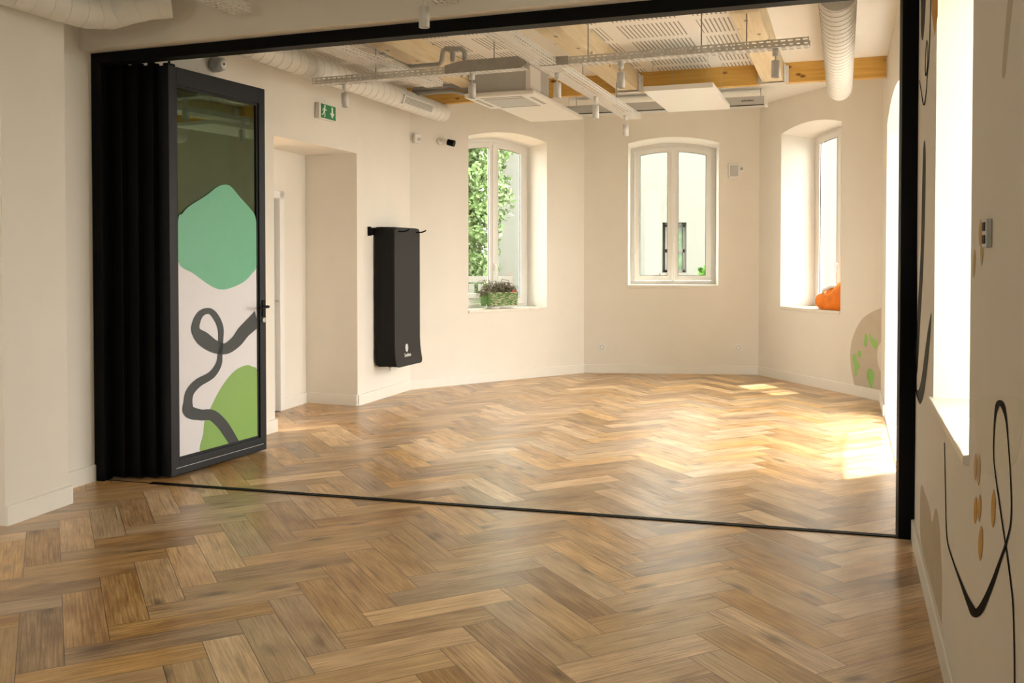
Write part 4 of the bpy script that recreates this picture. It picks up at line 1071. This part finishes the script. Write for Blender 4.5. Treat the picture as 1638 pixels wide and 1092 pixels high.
fr_.tube([(-bw*.5, -bd_*.4, z0), (bw*.5, -bd_*.4, z0)], .004, 6)
fr_.build('wire_feet', M_WHITE, bk)
pl = MB(); rr = random.Random(5)
for k in range(230):
    x = rr.uniform(-bw*.48, bw*.42); y = rr.uniform(-bd_*.4, bd_*.4); a = rr.uniform(0, 2*PI); L_ = rr.uniform(.06, .16)*(1.1 if abs(x) < .1 else .8); up = rr.uniform(.3, 1)
    o_ = Vector((math.cos(a), math.sin(a)*.7, 0)); zb_ = z0+bh-.02
    if x < -.12 and rr.random() < .7: o_ = Vector((-1, -.3, 0)); up = .3
    p0 = Vector((x, y, zb_)); p1 = p0+o_*L_*.35+Vector((0, 0, L_*up)); p2 = p1+o_*L_*.5+Vector((0, 0, -L_*.1)); p3 = p2+o_*L_*.25-Vector((0, 0, L_*.5))
    pl.tube([p0, p1, p2, p3], [.004, .0055, .004, .001], 4)
pl.build('dried_plant', M_DRY, bk)
# white saucer below the left part of the basket
sc = MB().lathe([(0, 0), (.05, 0), (.068, .028), (.064, .028), (.047, .006), (0, .006)], 24)
PS = PB-Vector((d1.x, d1.y, 0))*.115-n1_*.075
so = sc.build('saucer', M_WHITE); so.location = (PS.x, PS.y, zs1+.001); props(so, 'small white saucer on the sill under the front left of the basket', 'saucer')

# ------------------------------------------------------------------ orange bag on the right bay sill
d3 = hd(c3, c4); n3 = Vector((-d3.y, d3.x, 0))
PO, sO = onw(1336, 480, c3+n3*.15, c4+n3*.15)
bag = thing('fabric_bag', 'slumped orange fabric bag lying on the right bay window sill', 'bag', (PO.x, PO.y, .86), d3)
bm = bmesh.new(); bmesh.ops.create_icosphere(bm, subdivisions=4, radius=1)
for v in bm.verts:
    x, y, z = v.co; z2 = max(z, -.55); sq = 1+.15*max(0, -z)
    lump = 1+.09*math.sin(3*x+2*y)+.05*math.sin(9*x+4*z)+.04*math.sin(7*y-5*z)
    v.co = Vector((x*.26*lump*sq, y*.15*lump*sq, (z2+.55)*.17*lump*(1+.25*x)))
me = bpy.data.meshes.new('bag_body'); bm.to_mesh(me); bm.free(); me.materials.append(M_ORANGE)
for p in me.polygons: p.use_smooth = True
o = bpy.data.objects.new('bag_body', me); link(o); o.parent = bag
st = MB().tube([(-.22, -.03, .10), (-.12, -.06, .21), (0, -.05, .255), (.1, .0, .25), (.18, .03, .24)], [.012, .02, .022, .02, .012], 8); st.build('white_strap', M_WHITE, bag)

# ------------------------------------------------------------------ outdoors
def foliage_tree(name, label, P, h, r, n, m, trunk=True, seed=1, z0=0, cat='tree', squash=1.0, size=.10):
    rr = random.Random(seed); t_ = thing(name, label, cat, (P[0], P[1], z0), (1, 0))
    if trunk: MB().tube([(0, 0, -.1), (.05, .02, h*.35), (-.03, .05, h*.7)], [.16, .12, .05], 10).build('trunk', M_BARK, t_)
    mb = MB(); cl = [(Vector((rr.uniform(-1, 1)*r*.75, rr.uniform(-1, 1)*r*.75, rr.uniform(.15 if trunk else .1, .95)*h)), r*rr.uniform(.24, .42)) for _ in range(46)]
    for _ in range(n):
        c_, cr = rr.choice(cl); v = Vector((rr.gauss(0, 1), rr.gauss(0, 1), rr.gauss(0, 1))).normalized()*cr*rr.uniform(.6, 1.05); v.z *= squash
        p = c_+v; a = rr.uniform(.6, 1.4)*size
        X = Vector((rr.gauss(0, 1), rr.gauss(0, 1), rr.gauss(0, 1))).normalized(); Y = X.cross(Vector((rr.gauss(0, 1), rr.gauss(0, 1), rr.gauss(0, 1)))).normalized()
        mb.add([p-X*a, p-Y*a*.5+X*a*.1, p+X*a, p+Y*a*.5+X*a*.1], [(0, 1, 2, 3)])
    mb.build('foliage', m, t_, recalc=False)
    return t_
g = MB().box(-40, 40, -30, 60, -.55, -.30).build('outdoor_ground', M_GROUND); struct(g)
# neighbouring pale building with a window
fy = 22.0; fx0 = (794-PX)/F*fy; fx1 = 16.0
bl = thing('neighbour_building', 'pale mint rendered building seen through the bay windows', 'building', (0, fy, 0), (1, 0))
wl, wr_ = (1059.5-PX)/F*fy, (1098-PX)/F*fy; wz1 = H+(409-356)/F*fy; wz0 = H-(436-409)/F*fy
fm2 = MB(); fm2.box(fx0, wl, 0, 8, -.3, 5.6); fm2.box(wr_, fx1, 0, 8, -.3, 5.6); fm2.box(wl, wr_, 0, 8, wz1, 5.6); fm2.box(wl, wr_, 0, 8, -.3, wz0); fm2.box(wl, wr_, .5, 8, wz0, wz1)
fm2.build('facade', M_FACADE, bl)
wf = MB(); ww = wr_-wl; zz = wz0+(wz1-wz0)*.40
for q in ((wl+.10, wl+.15, wz0, wz1), (wr_-.05, wr_, wz0, wz1), (wl+.1, wr_, wz1-.1, wz1-.05), (wl+.1, wr_, zz, zz+.08), (wl+.1, wr_, wz0, wz0+.06)): wf.box(q[0], q[1], .20, .26, q[2], q[3])
wf.build('facade_window_frame', M_FACW, bl)
MB().box(wl+.12, wr_-.02, .27, .28, wz0, wz1).build('facade_window_glass', mat('painted_reflection_glass', (0.06, 0.13, 0.05, 1), .15, noise=.7, nscale=4), bl)  # green reflections painted into the pane's base colour
MB().box(wl-.06, wr_, -.06, .25, wz0-.07, wz0).build('facade_sill', M_FACW, bl)
foliage_tree('leafy_tree', 'leafy green tree seen through the left bay window', (-1.35, 17.0), 5.6, 1.35, 26000, M_FOL, seed=3, z0=-.3, size=.055)
foliage_tree('leafy_tree', 'green tree further left outside the left bay window', (-2.6, 21.0), 7.0, 2.2, 24000, M_FOL, seed=4, z0=-.3, size=.085)
foliage_tree('garden_bush', 'bright green bush outside the back window', ((1157-PX)/F*16, 16.0), 1.55, .42, 2600, M_FOL2, trunk=False, seed=6, z0=-.3, cat='bush', size=.06)
# white fence outside the left bay window
fn = thing('garden_fence', 'white picket fence outside the left bay window', 'fence', (-3.6, 15.0, -.3), (1, 0))
fz = H-(442-409)/F*15+.3
MB().box(0, 3.6, -.02, .03, fz-.10, fz).build('top_rail', M_FENCE, fn); MB().box(0, 3.6, -.02, .03, fz-.45, fz-.38).build('lower_rail', M_FENCE, fn)
for k in range(24): MB().box(.05+k*.15, .14+k*.15, -.04, -.02, .05, fz-.12).build('picket', M_FENCE, fn)
lw_ = MB().box(-4.5, 0.3, 0, .2, -.3, H-(470-409)/F*14.2).build('garden_wall', M_FENCE); lw_.location = (0, 14.2, 0); props(lw_, 'low white garden wall below the picket fence', 'garden wall')
# unseen tree, added to cut sun and sky light at the near window
foliage_tree('leafy_tree', 'unseen tree added outside the right wall to shade the near window', Vector(FRo-dS*2.4+dP*4.6), 5.6, 1.9, 5200, M_FOL, seed=9, z0=-.3, size=.15)
